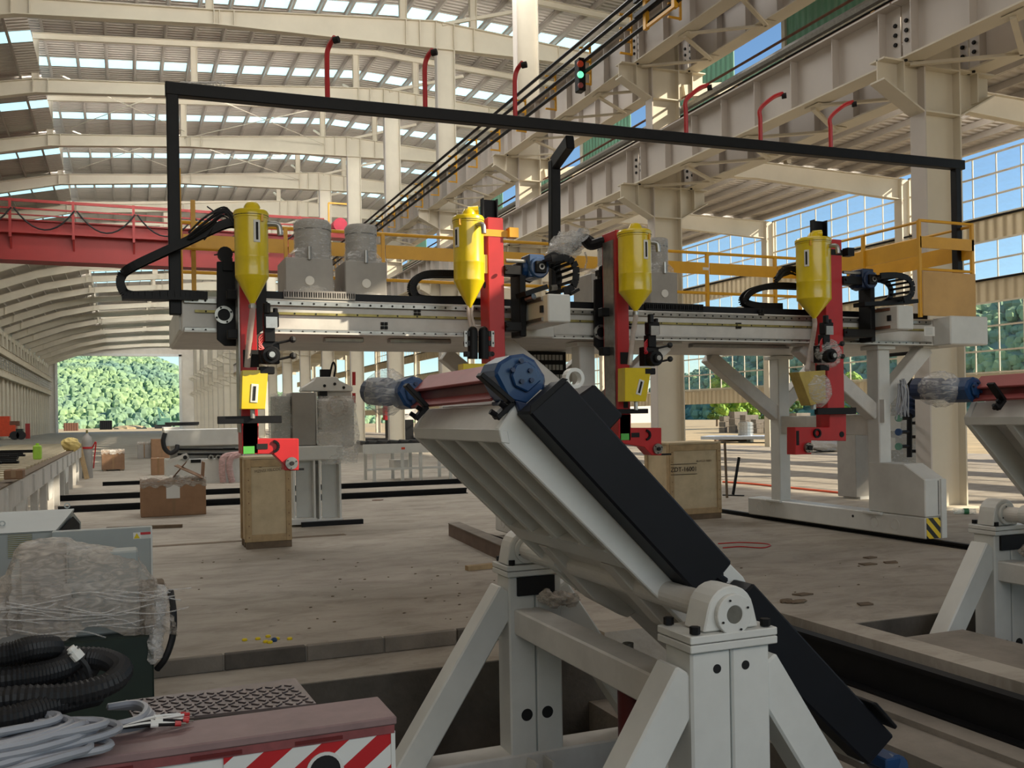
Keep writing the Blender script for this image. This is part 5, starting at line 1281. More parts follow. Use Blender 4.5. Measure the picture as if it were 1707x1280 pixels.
# things on and by the roller bed
def carton(label, px0, px1, pyt, pyb, d, m=card, wrap=None, flaps=False, tape=False, sheet_=None, base=False, group=None, z0=0.):
    g0, g1 = G(px0, pyb, z0), G(px1, pyb, z0); y = (g0.y+g1.y)/2; a, c = U(px0, pyt, y), U(px1, pyb, y); z_ = z0+(.05 if base else 0)
    t = thing('cardboard_box', label, 'box', ((a.x+c.x)/2, y, z0), group)
    MB().box(a.x, c.x, y, y+d, z_, a.z).build('box_body', m, t, bevel=.01)
    w = c.x-a.x
    if base:
        for xx in (a.x+.05, c.x-.15): MB().box(xx, xx+.1, y, y+d, z0, z0+.05).build('skid', woodD, t)
    MB().box((a.x+c.x)/2-.025, (a.x+c.x)/2+.025, y-.003, y, z_+.02, a.z).build('tape_strip', mat('brown_tape', (134, 104, 72), .3, var=.05), t)
    MB().box((a.x+c.x)/2-.025, (a.x+c.x)/2+.025, y, y+d, a.z, a.z+.002).build('tape_strip', MATS['brown_tape'], t)
    if sheet_:
        s, e = U(sheet_[0], sheet_[1], y), U(sheet_[2], sheet_[3], y); MB().box(s.x, e.x, y-.006, y-.003, e.z, s.z).build('delivery_note', paper, t)
    if flaps:
        MB().bar((a.x+w*.5, y+d*.5, a.z+.02), (a.x+w*.72, y+d*.55, a.z+.3), d*.6, .012, (1, 0, 0)).build('flap', cardD, t)
        MB().bar((a.x+w*.55, y+d*.3, a.z+.26), (c.x-.02, y+d*.2, a.z+.02), d*.6, .012).build('flap', cardD, t)
        MB().bar((c.x-.03, y+d*.5, a.z), (c.x-.01, y+d*.5, a.z+.3), d*.7, .02, (1, 0, 0)).build('flap', card, t)
    if wrap:
        b = MB(); n = 20; rows = []
        for i in range(n+1):
            r_ = []
            for j in range(8):
                v = j/7; r_.append((a.x-.01+(w+.02)*i/n, y-.012+(-.0 if v < .4 else (v-.4)/.6*d), a.z-.1*(.4-v)*2.5*(1+.3*math.sin(i*1.7)) if v < .4 else a.z+.012+rnd.uniform(0, .05)))
            rows.append(r_)
        b.grid(rows).build('film_cover', wrap, t, smooth=True)
    return t
carton('wide wrapped cardboard box with a white delivery note, open flaps on top', 234, 344, 803, 860, .8, card, wrapD, True, True, (277, 808, 300, 830))
carton('square dark cardboard carton with film on its top corners, standing alone behind', 169, 208, 752, 785, .9, cardD, wrapD, sheet_=(183, 750, 193, 757), base=True)
carton('film-covered grey-brown carton partly behind the tall carton by the white machine', 229, 252, 738, 764, .9, unitg, wrapD)
carton('tall cardboard carton at the left end of the white machine', 252, 287, 732, 764, .8, card)
carton('low cardboard carton in front of the tall one, by the white machine', 252, 276, 764, 792, .6, card)
zz = zb1+.06
carton('small open cardboard carton on the near end of the roller bed', 6, 38, 784, 799, .3, cardD, z0=zz)
q = U(103, 757, 20.5); q = Vector((xs-.25, 19.6, zb1+.05))
t = thing('jerry_can', 'bright yellow-green plastic can on the edge of the roller bed', 'can', q); MB().box(q.x-.09, q.x+.05, q.y-.1, q.y+.1, q.z, q.z+.26).build('can_body', mat('lime_plastic', (170, 220, 60), .4, var=.05), t, bevel=.02); MB().cyl((q.x-.02, q.y, q.z+.26), (q.x-.02, q.y, q.z+.3), .03, n=10).build('can_cap', MATS['lime_plastic'], t)
q = Vector((xs-.05, 26.5, zb1+.02)); t = thing('yellow_bag', 'crumpled yellow bag at the far end of the roller bed', 'bag', q); MB().ball(q+Vector((0, 0, .16)), .22, .2, .18, 12, 8, .25, rnd).build('bag_body', mat('pale_yellow_bag', (214, 190, 120), .7, var=.1), t)
g = G(146, 797); t = thing('gas_cylinder', 'grey wrapped gas cylinder standing at the end of the roller bed', 'gas cylinder', g)
zt_c = U(142, 722, g.y).z; MB().lathe((g.x, g.y, 0), [(.14, 0), (.15, .03), (.15, zt_c-.25), (.12, zt_c-.12), (.05, zt_c-.04), (.04, zt_c)], 20).build('cylinder_body', unitg, t, smooth=True); MB().cyl((g.x, g.y, zt_c), (g.x, g.y, zt_c+.1), .03, n=10).build('valve', brass, t); MB().ring((g.x, g.y, .9), (g.x, g.y, .96), .158, .148, 20).build('strap', red, t)
MB().tube(bez([(g.x+.15, g.y-.02, .93), (g.x+.25, g.y-.05, 1.1), (g.x+.2, g.y-.05, .6), (g.x+.17, g.y, .3)], 5), .02, 6).build('strap_tail', red, t)
p, q = G(150, 797), U(133, 745, 24); MB().bar((p.x-.06, p.y-.6, .01), (p.x-.28, p.y-.35, 1.05), .14, .03, (0, 1, 0)).build('plank', wood, label='pale wooden plank leaning beside the gas cylinder', cat='plank')
# ---- crates on the floor
def crate(label, px0, px1, pyb, pyt, d, side=0, mark=None):
    g0, g1 = G(px0, pyb), G(px1, pyb-3); y = g0.y; x0, x1 = U(px0, pyb, y).x, U(px1, pyb, y).x; z1 = U(px0, pyt, y).z
    t = thing('wooden_crate', label, 'crate', ((x0+x1)/2, y, 0))
    MB().box(x0+.01, x1-.01, y+.01, y+d-.01, .09, z1-.03).build('plywood_panel', plyc, t)
    MB().box(x0-.01, x1+.01, y-.01, y+d+.01, z1-.03, z1).build('crate_lid', plyc, t, bevel=.004)
    for xx in (x0, x1-.07):
        MB().box(xx, xx+.07, y-.012, y+.01, .09, z1-.03).build('batten', wood, t, bevel=.003)
    for za in (.09, z1-.13): MB().box(x0+.07, x1-.07, y-.010, y+.01, za, za+.09).build('batten', wood, t, bevel=.003)
    for ya in (y, y+d-.08): MB().box(x0-.012, x0+.01, ya, ya+.08, .09, z1-.03).build('batten', wood, t)
    for ya in (y, y+d/2-.05, y+d-.1): MB().box(x0, x1, ya, ya+.1, 0, .09).build('skid', woodD, t, bevel=.004)
    b = MB()
    for k in range(7): b.cyl((x0+.035, y-.016, .15+k*(z1-.3)/6), (x0+.035, y-.011, .15+k*(z1-.3)/6), .008, n=5); b.cyl((x1-.035, y-.016, .15+k*(z1-.3)/6), (x1-.035, y-.011, .15+k*(z1-.3)/6), .008, n=5)
    tag(b.build('nails', rust, t), kind='stuff')
    return t, x0, x1, y, z1
ck, x0, x1, y, z1 = crate('tall narrow plywood crate under the foot of the sunlit welding head', 411, 487, 916, 762, .55)
text('MZNSI.10LCOO', .05, woodD, ck, ((x0+x1)/2, y+.006, z1-.18), (R(90), R(-4), 0)); MB().ring(((x0+x1)/2-.1, y+.004, z1-.1), ((x0+x1)/2-.1, y+.009, z1-.1), .04, .028, 14).build('round_mark', woodD, ck)
ck, x0, x1, y, z1 = crate('plywood crate with a stencilled number behind the tilting table', 1118, 1203, 869, 738, .75)
xl_ = x0-.0105
text('ZDT-16001', .10, black, ck, ((x0+x1)/2-.22, y-.013, z1-.42), (R(90), 0, 0))
for dz in (-.34, -.5): MB().box((x0+x1)/2-.46, (x0+x1)/2+.02, y-.013, y-.0105, z1+dz, z1+dz+.008).build('stencil_line', black, ck)
text('ALWS.Z-16001', .045, woodD, ck, ((x0+x1)/2+.16, y+.004, z1-.3), (R(90), 0, 0))
# ================================================================ OVERHEAD CRANE
YC = 60.0
xa, xb = -13.2, 11.75
oc = thing('overhead_crane', 'long red overhead crane crossing the hall, with handrail and hanging cable loops', 'overhead crane', (0, YC, 10.9))
zb0, zt0 = U(100, 437, YC).z, U(100, 372, YC).z
MB().box(xa, xb, YC, YC+1.1, zb0+.12, zt0).build('main_girder', redcr, oc)
MB().box(xa, xb, YC-.25, YC+1.3, zb0, zb0+.22).build('bottom_flange', redcr, oc); MB().box(xa, xb, YC-.2, YC+1.3, zt0, zt0+.08).build('top_flange', redcr, oc)
MB().box(xa, xb, YC-.5, YC, zt0-.75, zt0-.62).build('walkway', redcr, oc)
zr0 = U(41, 337, YC).z; s0 = None
for i in range(8):
    x = xa+.9+i*3.22
    if s0 is None:
        s0 = MB().box(x-.07, x+.07, YC-.55, YC-.43, zt0-1.0, zr0+.1).build('rail_post', redcr, oc); xs0 = x
        k0 = MB().prism([(x-.05, YC-.02, zt0-.75), (x-.05, YC-.5, zt0-.75), (x-.05, YC-.02, zt0-1.6)], (.1, 0, 0)).build('walkway_bracket', redcr, oc)
    else: inst(s0, oc, (x-xs0, 0, 0)); inst(k0, oc, (x-xs0, 0, 0))
    P = [Vector((x+.2+3.1*t, YC-.6, zr0-.45-1.9*4*t*(1-t)*.62)) for t in [j/10 for j in range(11)]]
    if x+3.3 < xb: MB().tube(P, .05, 6).build('festoon_cable', rubber, oc)
for f, h in ((0, .16), (.42, .09), (.75, .07)): MB().box(xa, xb, YC-.53, YC-.45, zr0-f*(zr0-zt0)-h/2, zr0-f*(zr0-zt0)+h/2).build('handrail', redcr, oc)
q = U(560, 395, YC-1); tr = thing('crane_trolley', 'small red crane trolley frame between the two wrapped flux units', 'trolley', (q.x, YC-.9, zt0+.08))
MB().box(q.x-1.2, q.x+1.3, YC+.1, YC+1.2, zt0+.1, zt0+.5).build('trolley_frame', redcr, tr); MB().cyl((q.x+.5, YC-.1, zt0+.9), (q.x+.5, YC+1.0, zt0+.9), .45, n=14).build('hoist_drum', mat('magenta_red_cover', (190, 40, 66), .5), tr)
for dx in (-.2, 1.3): MB().box(q.x+dx-.05, q.x+dx+.05, YC+.1, YC+.2, zt0+.5, zt0+2.3).build('trolley_post', ochre, tr)
MB().box(q.x-.2, q.x+1.3, YC+.1, YC+.2, zt0+2.25, zt0+2.35).build('trolley_rail', ochre, tr)
# ================================================================ OUTSIDE
MB().prism([(-400, YEND+.31, -.3), (700, YEND+.31, -.3), (700, 1100, -.3), (-400, 1100, -.3)], (0, 0, .25)).build('ground_far', soil, kind='structure')
MB().box(29.7, 700, -150, YEND+.3, -.3, -.06).build('ground_right', soil, kind='structure')
MB().box(-200, 29.6, -150, YBACK-.2, -.3, -.06).build('ground_back', soil, kind='structure')
hillm = mat('wooded_hill', (140, 164, 128), .95, var=.2, scale=.05, c2=(104, 136, 126))  # distance haze and bluish shade mixed into the hill colours
hillt = mat('hill_trees', (150, 176, 122), .95, var=.3, scale=.03, c2=(92, 126, 122))  # crowns carry the same haze and blue shade in their colour
def hill(label, foot, ridge, n=60, m=14, blobs=1500, size=3.2):
    """foot and ridge are matching lines of points; slope between, covered with tree crowns"""
    F, Rr = bez(foot, n//(len(foot)-1)), bez(ridge, n//(len(ridge)-1)); rows = []
    for a, b_ in zip(F, Rr):
        row = []
        for j in range(m+1):
            t = j/m; p = a.lerp(b_, t); p.z = a.z+(b_.z-a.z)*(math.sin(t*math.pi/2)**.9)+rnd.uniform(-.6, .6); row.append(p)
        q = b_.copy(); q += (b_-a)*.25; q.z = a.z; row.append(q); rows.append(row)
    t = thing('wooded_hill', label, 'hill', (F[len(F)//2].x, F[len(F)//2].y, 0))
    MB().grid(rows).build('hill_slope', hillm, t, smooth=True)
    c = MB()
    for _ in range(blobs):
        i = rnd.randrange(len(rows)); j = rnd.uniform(0, m); k = int(min(j, m-1)); p = rows[i][k].lerp(rows[i][k+1], j-k)
        s = size*rnd.uniform(.6, 1.4); p = p+Vector((rnd.uniform(-3, 3), rnd.uniform(-3, 3), s*.25)); c.ball(p, s, s, s*1.05, 6, 4, .45, rnd)
    tag(c.build('tree_crowns', hillt, t), kind='stuff')
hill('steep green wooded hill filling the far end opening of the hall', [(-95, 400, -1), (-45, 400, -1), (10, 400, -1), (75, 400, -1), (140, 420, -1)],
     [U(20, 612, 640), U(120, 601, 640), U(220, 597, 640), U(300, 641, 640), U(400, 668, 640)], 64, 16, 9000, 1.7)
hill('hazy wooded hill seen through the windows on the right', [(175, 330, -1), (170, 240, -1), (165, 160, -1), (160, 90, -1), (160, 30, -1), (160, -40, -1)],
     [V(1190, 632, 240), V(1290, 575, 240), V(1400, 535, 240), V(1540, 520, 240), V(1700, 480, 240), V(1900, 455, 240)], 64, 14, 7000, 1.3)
def tree(px, pyt, x, label, m, n=46, group=None):
    p = V(px, 690, x); zt_ = V(px, pyt, x).z; t = thing('tree', label, 'tree', (p.x, p.y, -.06), group); h = zt_
    MB().cyl((p.x, p.y, -.06), (p.x, p.y, h*.6), .16, .08, 8).build('trunk', woodD, t)
    c = MB()
    for i in range(n):
        a = rnd.uniform(0, 6.28); f = rnd.uniform(.25, 1); rr = h*.34*math.sin(math.pi*min(1, f*.85+.1))*math.sqrt(rnd.random())
        s = h*.07*rnd.uniform(.6, 1.3); c.ball((p.x+rr*math.cos(a), p.y+rr*math.sin(a), h*f), s, s, s*.85, 7, 5, .5, rnd)
    tag(c.build('crown', m, t), kind='stuff')
tree(1212, 612, 62, 'tall bright green tree outside the open bay, left of the slanted gantry brace', foliageB, 90)
tree(1246, 648, 66, 'lower light green tree right of the tall one, outside the open bay', foliageB, 70)
tree(1268, 662, 70, 'small dark tree outside beside the rear gantry leg', foliage, 50)
tree(1310, 640, 64, 'green tree outside between the gantry legs', foliage, 70)
tree(1420, 622, 60, 'light tree outside left of the front gantry leg', foliageB, 70)
tree(1500, 640, 58, 'dark leafy tree outside behind the pipe rack', foliage, 60)
tree(650, 668, 60, 'bright green tree outside behind the blue far motor', foliageB, 60)
tree(1195, 655, 75, 'dark bush outside at the edge of the open bay', foliage, 60)
for i, (px, w, h, y_) in enumerate(((1203, .9, 1.5, 50), (1220, 1.0, 1.9, 50), (1238, 1.0, 1.6, 50), (1256, .9, 1.2, 50), (1280, 1.2, 1.6, 50), (1320, 1.4, 1.7, 50))):
    p = V(px, 712, y_); o = MB()
    for r in range(3): o.box(p.x, p.x+1.4, p.y-w/2+.05*r, p.y+w/2-.05*r, -.06+h*r/3, -.06+h*(r+1)/3-.03)
    o.build('concrete_block_stack', conc, label='%s stack of pale concrete blocks from the left, outside the open bay' % ('first', 'second', 'third', 'fourth', 'fifth', 'sixth')[i], cat='block stack', bevel=.02)
p = V(1243, 715, 34); t = MB()
for k in range(6): t.cyl((p.x, p.y, -.06+.2*k), (p.x, p.y, .1+.2*k), .45, n=16).cyl((p.x, p.y, .1+.2*k), (p.x, p.y, .14+.2*k), .4, n=16)
t.build('ribbed_barrel', galv, label='grey ribbed barrel standing outside in front of the block stacks', cat='barrel')
p, q = G(1168, 737), G(1330, 737)
t = thing('sheet_stack', 'long low stack of pale blue steel sheets on timbers in the right aisle', 'sheet stack', p)
for k in range(4): MB().prism([(p.x, p.y, .15+.05*k), (p.x+7+rnd.uniform(-.2, .2), p.y-9, .15+.05*k), (p.x+8.5, p.y-7.5, .15+.05*k), (p.x+1.6, p.y+1.5, .15+.05*k)], (0, 0, .04)).build('steel_sheet', tarp, t)
for f in (.1, .5, .9): MB().box(p.x+7*f-.3, p.x+7*f+1.9, p.y-9*f-.1, p.y-9*f+.1, 0, .15).build('bearer', woodD, t)
MB().box(75, 110, 180, 200, -.05, 6.5).build('white_shed', paper, label='distant white shed outside behind the trees on the right', cat='shed')
# ================================================================ THINGS FAR DOWN THE HALL
def bx(t, px0, px1, py0, py1, y, d, m, nm, bev=.01):
    a, c = U(px0, py0, y), U(px1, py1, y); return MB().box(a.x, c.x, y, y+d, c.z, a.z).build(nm, m, t, bevel=bev)
g = G(26, 733); y = g.y; t = thing('boom_lift', 'orange mobile boom lift parked far down the left side of the hall', 'boom lift', g)
bx(t, -4, 26, 709, 727, y, 2.0, orange, 'chassis'); bx(t, -12, 16, 694, 710, y+.2, 1.4, orange, 'turntable'); bx(t, 11, 32, 702, 710, y+.3, .8, rust, 'boom'); bx(t, 14, 38, 715, 729, y+.2, 1.6, greenm, 'drive_unit'); bx(t, 42, 50, 706, 731, y+.3, .6, redcr, 'platform_cage')
for px in (24, 35): a = U(px, 726, y-.05); MB().cyl((a.x, y-.1, .5), (a.x, y+.35, .5), .5, n=16).build('wheel', rubber, t)
def cont(label, px0, px1, py0, py1, m):
    g = G(px0, py1); t = thing('skip_container', label, 'container', g); bx(t, px0, px1, py0, py1, g.y, 3, m, 'container_body', .03); b = MB()
    a, c = U(px0, py0, g.y), U(px1, py1, g.y)
    for i in range(6): xx = a.x+(c.x-a.x)*(i+.5)/6; b.box(xx-.06, xx+.06, g.y-.08, g.y, 0, a.z)
    b.build('stiffener_ribs', m, t)
cont('rusty brown container on the floor near the far opening', 106, 130, 705, 718, rust)
cont('black open container beside the far opening, right of the brown one', 166, 187, 701, 716, black)
g = G(268, 714); t = thing('excavator', 'teal excavator at the right of the far opening', 'excavator', g); em = mat('teal_paint', (84, 128, 112), .5, var=.1)
bx(t, 258, 286, 708, 714, g.y, 3, rubber, 'tracks'); bx(t, 262, 284, 697, 709, g.y, 2.4, em, 'house'); a, c, e = U(268, 700, g.y), U(263, 679, g.y), U(276, 695, g.y); bm_ = MB().bar(a, c, .5, .6).bar(c, e, .4, .5).build('boom', em, t); 
MB().ball((g.x-8.5, g.y+6, -.2), 5, 3, 1.3, 14, 6, .25, rnd).build('soil_mound', soil, label='low mound of earth just left of the teal excavator', cat='earth mound')
# worker in the right-hand distance
g = G(632, 719); wk = thing('worker', 'tiny person in orange with a red helmet standing far off by sunny openings', 'person', g)
me = bpy.data.meshes.new('body'); vs = [(0, 0, .95), (0, 0, 1.2), (0, 0, 1.42), (0, 0, 1.52), (0, -.02, 1.63), (-.2, 0, 1.4), (-.27, 0, 1.12), (-.22, -.15, .92), (.2, 0, 1.4), (.27, 0, 1.12), (.25, -.1, .88), (-.1, 0, .9), (-.12, 0, .5), (-.13, .02, .06), (-.13, -.12, .04), (.1, 0, .9), (.13, 0, .5), (.15, .02, .06), (.15, -.12, .04)]
ed = [(0, 1), (1, 2), (2, 3), (3, 4), (2, 5), (5, 6), (6, 7), (2, 8), (8, 9), (9, 10), (0, 11), (11, 12), (12, 13), (13, 14), (0, 15), (15, 16), (16, 17), (17, 18)]
me.from_pydata(vs, ed, []); o = bpy.data.objects.new('body', me); COL.objects.link(o); o.parent = wk
rad = [.15, .16, .14, .06, .1, .07, .055, .045, .07, .055, .045, .1, .075, .055, .045, .1, .075, .055, .045]
sk_ = o.modifiers.new('skin', 'SKIN')
for v, r_ in zip(me.skin_vertices[0].data, rad): v.radius = (r_, r_*.85)
me.skin_vertices[0].data[0].use_root = True
o.modifiers.new('sub', 'SUBSURF').levels = 1; me.materials.append(orange); BASE[o.name] = Vector(g)
MB().lathe((g.x, g.y-.02, 1.66), [(.12, 0), (.135, .01), (.11, .06), (.05, .12), (.01, .13)], 14).build('helmet', redcr, wk); MB().ball((g.x, g.y-.1, 1.62), .06, .03, .075, 8, 6).build('face', skinm, wk)
# white gantry machine in the middle distance
g = G(330, 806); y = g.y; t = thing('beam_machine', 'low white machine with black slide rods, a black cable coil lying on top', 'machine', g)
bx(t, 273, 406, 716, 741, y, 1.2, white, 'top_bed', .02); bx(t, 272, 300, 712, 718, y+.1, 1.0, paper, 'film_cover'); bx(t, 276, 406, 766, 806, y, 1.1, white, 'lower_bed', .02); bx(t, 284, 406, 741, 768, y+.35, .6, white2, 'middle_frame')
for py in (749, 757): a, c = U(296, py, y+.2), U(404, py, y+.2); MB().bar(a, c, .05, .05).build('slide_rod', black, t)
for px, r_ in ((308, .11), (351, .07), (363, .07)): a = U(px, 762, y+.1); MB().cyl((a.x, y-.05, a.z), (a.x, y+.3, a.z), r_, n=18).build('guide_wheel', steel, t); MB().cyl((a.x, y-.08, a.z), (a.x, y-.05, a.z), r_*.5, n=12).build('wheel_hub', dark, t)
MB().bar(U(280, 770, y), U(312, 758, y), .12, .1).build('wheel_arm', white2, t)
bx(t, 318, 335, 766, 771, y-.03, .05, black, 'slide_stop', 0); bx(t, 372, 392, 747, 750, y+.1, .06, black, 'slide_stop', 0)
MB().tube(bez([U(275, 722, y-.05), U(272, 735, y-.08), U(275, 748, y-.06), U(284, 755, y-.05), U(294, 750, y-.05), U(296, 742, y)], 6), .06, 8).build('cable_loop', rubber, t)
a = U(304, 712, y+.5); cc = thing('cable_coil', 'flat coil of black cable on the left end of the low white machine', 'cable coil', (a.x, y+.5, a.z))
for i in range(4): MB().tube([Vector((a.x+(.40+.03*(i%2))*math.cos(k*math.pi/10), y+.6+(.28+.02*(i%2))*math.sin(k*math.pi/10), a.z+.06+.02*i)) for k in range(20)], .022, 6, True).build('cable_turn', rubber, cc)
w = thing('pink_film_strips', 'two pinkish film sleeves hanging off the white machine beside the tall crate', 'film sleeve', U(375, 800, y-.3)); pf = film('pink_film', .75, (196, 160, 156), .4, 6., .4)
for px, dx in ((372, 0), (384, 3)): MB().tube(bez([U(400, 757, y-.15), U(px+2, 762, y-.25), U(px-2, 778, y-.3), U(px+dx, 804, y-.3)], 6), .09, 8).build('film_sleeve', pf, w, smooth=True)
# film-wrapped machine on two pedestals
g = G(530, 876); y = g.y; t = thing('pedestal_machine', 'white machine on two H-section pedestals with film-wrapped head and grey cabinet', 'machine', g)
for p0, p1 in ((488, 527), (531, 570)):
    bx(t, p0, p0+5, 764, 872, y, .45, white, 'pedestal_flange', .004); bx(t, p1-5, p1, 764, 872, y, .45, white, 'pedestal_flange', .004); bx(t, p0+5, p1-5, 764, 872, y+.2, .03, white, 'pedestal_web', 0); bx(t, p0-2, p1+2, 866, 873, y-.05, .55, white, 'pedestal_foot', .004)
bx(t, 503, 606, 871, 877, y-.12, .1, black, 'base_bar', .003); bx(t, 485, 573, 744, 766, y-.02, .7, white, 'machine_table', .02); bx(t, 530, 572, 720, 746, y, .6, white2, 'table_block', .02)
bx(t, 487, 527, 654, 742, y+.0, .6, unitg, 'grey_cabinet', .01); bx(t, 526, 530, 654, 740, y+.02, .5, white, 'cabinet_edge', .003); bx(t, 458, 486, 660, 742, y+.1, .5, cab, 'side_box', .01)
P = [U(a_, b_, y+.3) for a_, b_ in ((503, 652), (505, 646), (524, 634), (528, 628), (562, 628), (566, 634), (588, 645), (588, 652))]
hd = MB().prism(P, (0, .3, 0)).build('head_frame', white, t, bevel=.01)
for px, py in ((541, 643), (558, 640), (573, 646)): a = U(px, py, y+.3); MB().cyl((a.x, y+.29, a.z), (a.x, y+.3, a.z), .024, n=12).build('frame_hole', dark, hd)
bx(t, 545, 586, 652, 676, y+.4, .15, white2, 'head_plate', .005); bx(t, 533, 546, 652, 664, y+.3, .2, black, 'head_motor', .005)
for p0, p1 in ((620, 642), (655, 672)): a, c = U(590, p0, y+.3), U(590, p1, y+.3); MB().cyl(a, c, .028, n=10).build('red_rod', red, hd)
b = MB(); b.tube(bez([U(549, 630, y+.35), U(553, 610, y+.35), U(556, 604, y+.35), U(559, 612, y+.35), U(557, 628, y+.35)], 5), .016, 6); b.cbox(U(542, 622, y+.4), .16, .1, .12); b.build('hose_group', black, hd)
for (pa, pb, pc, pd, yy, dd) in ((456, 488, 655, 742, y+.05, .62), (527, 600, 660, 772, y-.02, .8)):
    a, c = U(pa, pc, yy), U(pb, pd, yy); rows = []
    for i in range(15):
        r_ = []
        for j in range(25):
            an = 2*math.pi*j/24; cx_, sx_ = max(-1, min(1, 1.35*math.cos(an))), max(-1, min(1, 1.35*math.sin(an))); f = i/14
            bulge = 1+.06*math.sin(f*9+j)+rnd.uniform(-.03, .03)-.18*(f < .15)*(1-f/.15)
            r_.append(((a.x+c.x)/2+(c.x-a.x)/2*cx_*bulge, yy+dd/2+dd/2*sx_*bulge, a.z+(c.z-a.z)*f))
        rows.append(r_)
    MB().grid(rows).build('film_wrap', wrapm, t, smooth=True)
bx(t, 532, 592, 664, 745, y+.1, .55, silver, 'wrapped_head', .04); a = U(560, 672, y+.2); MB().ring((a.x, y+.05, a.z-.05), (a.x, y+.25, a.z-.05), .17, .11, 24).build('ring_guide', wrapD, t)
# short roller conveyor behind the tilting table
g = G(650, 800); y = g.y-.6; t = thing('roller_conveyor', 'white roller conveyor with black rollers between the wrapped machine and the tilting table', 'conveyor', g)
xL_, xR_ = U(606, 770, y).x, U(760, 770, y).x
for yy in (y, y+1.1): a, c = U(606, 741, y), U(606, 757, y); MB().box(xL_, xR_, yy, yy+.06, c.z, a.z).build('side_frame', white, t)
zt1 = U(606, 741, y).z
for i in range(9): x = xL_+.12+i*(xR_-xL_-.2)/8; MB().cyl((x, y+.06, zt1+.03), (x, y+1.1, zt1+.03), .06, n=10).build('roller', rubber, t)
for f in (.12, .42, .62, .95):
    for yy in (y, y+1.0): x = xL_+(xR_-xL_)*f; MB().box(x-.04, x+.04, yy+.062, yy+.13, 0, zt1-.1).build('leg', white, t)
MB().box(xL_+.1, xR_, y+.02, y+.06, .3, .36).build('stretcher', white, t); MB().box(xL_+.9, xL_+1.3, y+.3, y+.8, .3, .55).build('drive_unit', white2, t)
a = U(672, 746, y); MB().box(a.x-.05, a.x+.05, y-.004, y, a.z-.05, a.z+.01).build('warning_label', orange, t)
# red machine seen in the gap left of the tilting table
g = G(665, 742); y = g.y; t = thing('press_unit', 'red and black press unit just left of the tilting table end', 'press', g)
bx(t, 641, 662, 672, 700, y, .5, red, 'red_head', .02); bx(t, 645, 690, 700, 741.5, y+.1, .5, black, 'press_body', .02); bx(t, 643, 692, 738, 742, y, .7, black, 'press_foot', .005); bx(t, 672, 682, 668, 690, y+.1, .2, paper, 'meter_box', .01); bx(t, 664, 694, 680, 700, y+.2, .3, white2, 'press_plate', .01); bx(t, 600, 700, 731, 738, y-.2, .2, black, 'press_rail', 0)
# ---- behind the right gantry leg: pipes, wrapped panel, grey cabinet
t = thing('pipe_rack', 'black pipe rack with round green and blue valve handles beside the big right column', 'pipe rack', G(1516, 790)); y = 12.3
for px in (1516,): p, q = U(px, 590, y), U(px, 762, y); MB().cyl(p, q, .045, n=10).build('main_pipe', black, t); MB().cyl(U(px, 640, y), U(px, 590, y), .03, n=8).build('red_pipe', dkred, t)
MB().tube([U(1478, 592, y), U(1520, 588, y)], .035, 8).build('header_pipe', black, t)
for py in (672, 680, 690): q = U(1516, py, y); MB().cyl(q+Vector((-.02, -.02, 0)), q+Vector((.02, .02, .05)), .11, n=12).build('pipe_flange', dblue, t)
for i, py in enumerate((697, 720, 744)):
    p, q = U(1500, py, y-.1), U(1516, py, y); MB().cyl(p, q, .03, n=8).build('branch_pipe', black, t); MB().cyl(p+Vector((-.06, -.02, 0)), p+Vector((-.02, -.01, 0)), .06, n=14).build('valve_handle', (em, blue, em)[i], t)
    MB().cyl(U(1518, py+8, y), U(1534, py+8, y), .028, n=8).build('branch_pipe', black, t)
g = G(1495, 800); t = thing('switchboard', 'tall grey panel wrapped in film between the gantry leg and the big column', 'panel', U(1500, 770, 12.9)+Vector((0, 0, 0)))
a, c = U(1484, 652, 12.9), U(1536, 760, 12.9); MB().box(a.x, c.x, 12.9, 13.15, 0, a.z).build('panel_board', unitg, t); MB().box(a.x-.02, c.x+.02, 12.86, 13.2, .1, a.z+.02).build('film_wrap', wrapm, t); a, c = U(1482, 693, 12.84), U(1500, 718, 12.84); MB().box(a.x, c.x, 12.82, 12.86, c.z, a.z).build('paper_note', paper, t)
a, c = U(1482, 730, 12.84), U(1490, 750, 12.84); MB().box(a.x, c.x, 12.8, 12.86, c.z, a.z).build('switch_box', paper, t); q = U(1521, 658, 12.84); MB().box(q.x-.06, q.x+.06, 12.85, 12.86, q.z-.06, q.z+.06).build('sticker', grn, t)
t = thing('tall_cabinet', 'plain grey tall cabinet standing behind the front gantry leg', 'cabinet', G(1434, 832)); y = t.location.y; a, c = U(1425, 690, y), U(1446, 832, y); MB().box(a.x, c.x+.05, y, y+.5, .03, a.z).build('cabinet_body', unitg, t, bevel=.01); MB().box(a.x+.05, c.x+.1, y-.05, y+.4, 0, .05).build('cabinet_plinth', white, t)
g = G(1378, 753); t = thing('film_bundle', 'flat film-wrapped bundle on the floor under the right torch', 'bundle', g); b = MB().ball((g.x, g.y, .28), 1.0, .6, .3, 14, 7, .2, rnd); b.build('bundle_body', unitg, t); MB().ball((g.x, g.y, .30), 1.06, .66, .34, 14, 7, .3, rnd).build('film_wrap', wrapm, t)
g = G(1415, 748); t = thing('cable_spool', 'pale yellow spool on the floor right of the film-wrapped bundle', 'spool', g); MB().lathe((g.x, g.y, 0), [(.4, 0), (.4, .06), (.28, .08), (.28, .5), (.4, .52), (.4, .58)], 18).build('spool_body', mat('pale_spool', (206, 196, 150), .6), t)
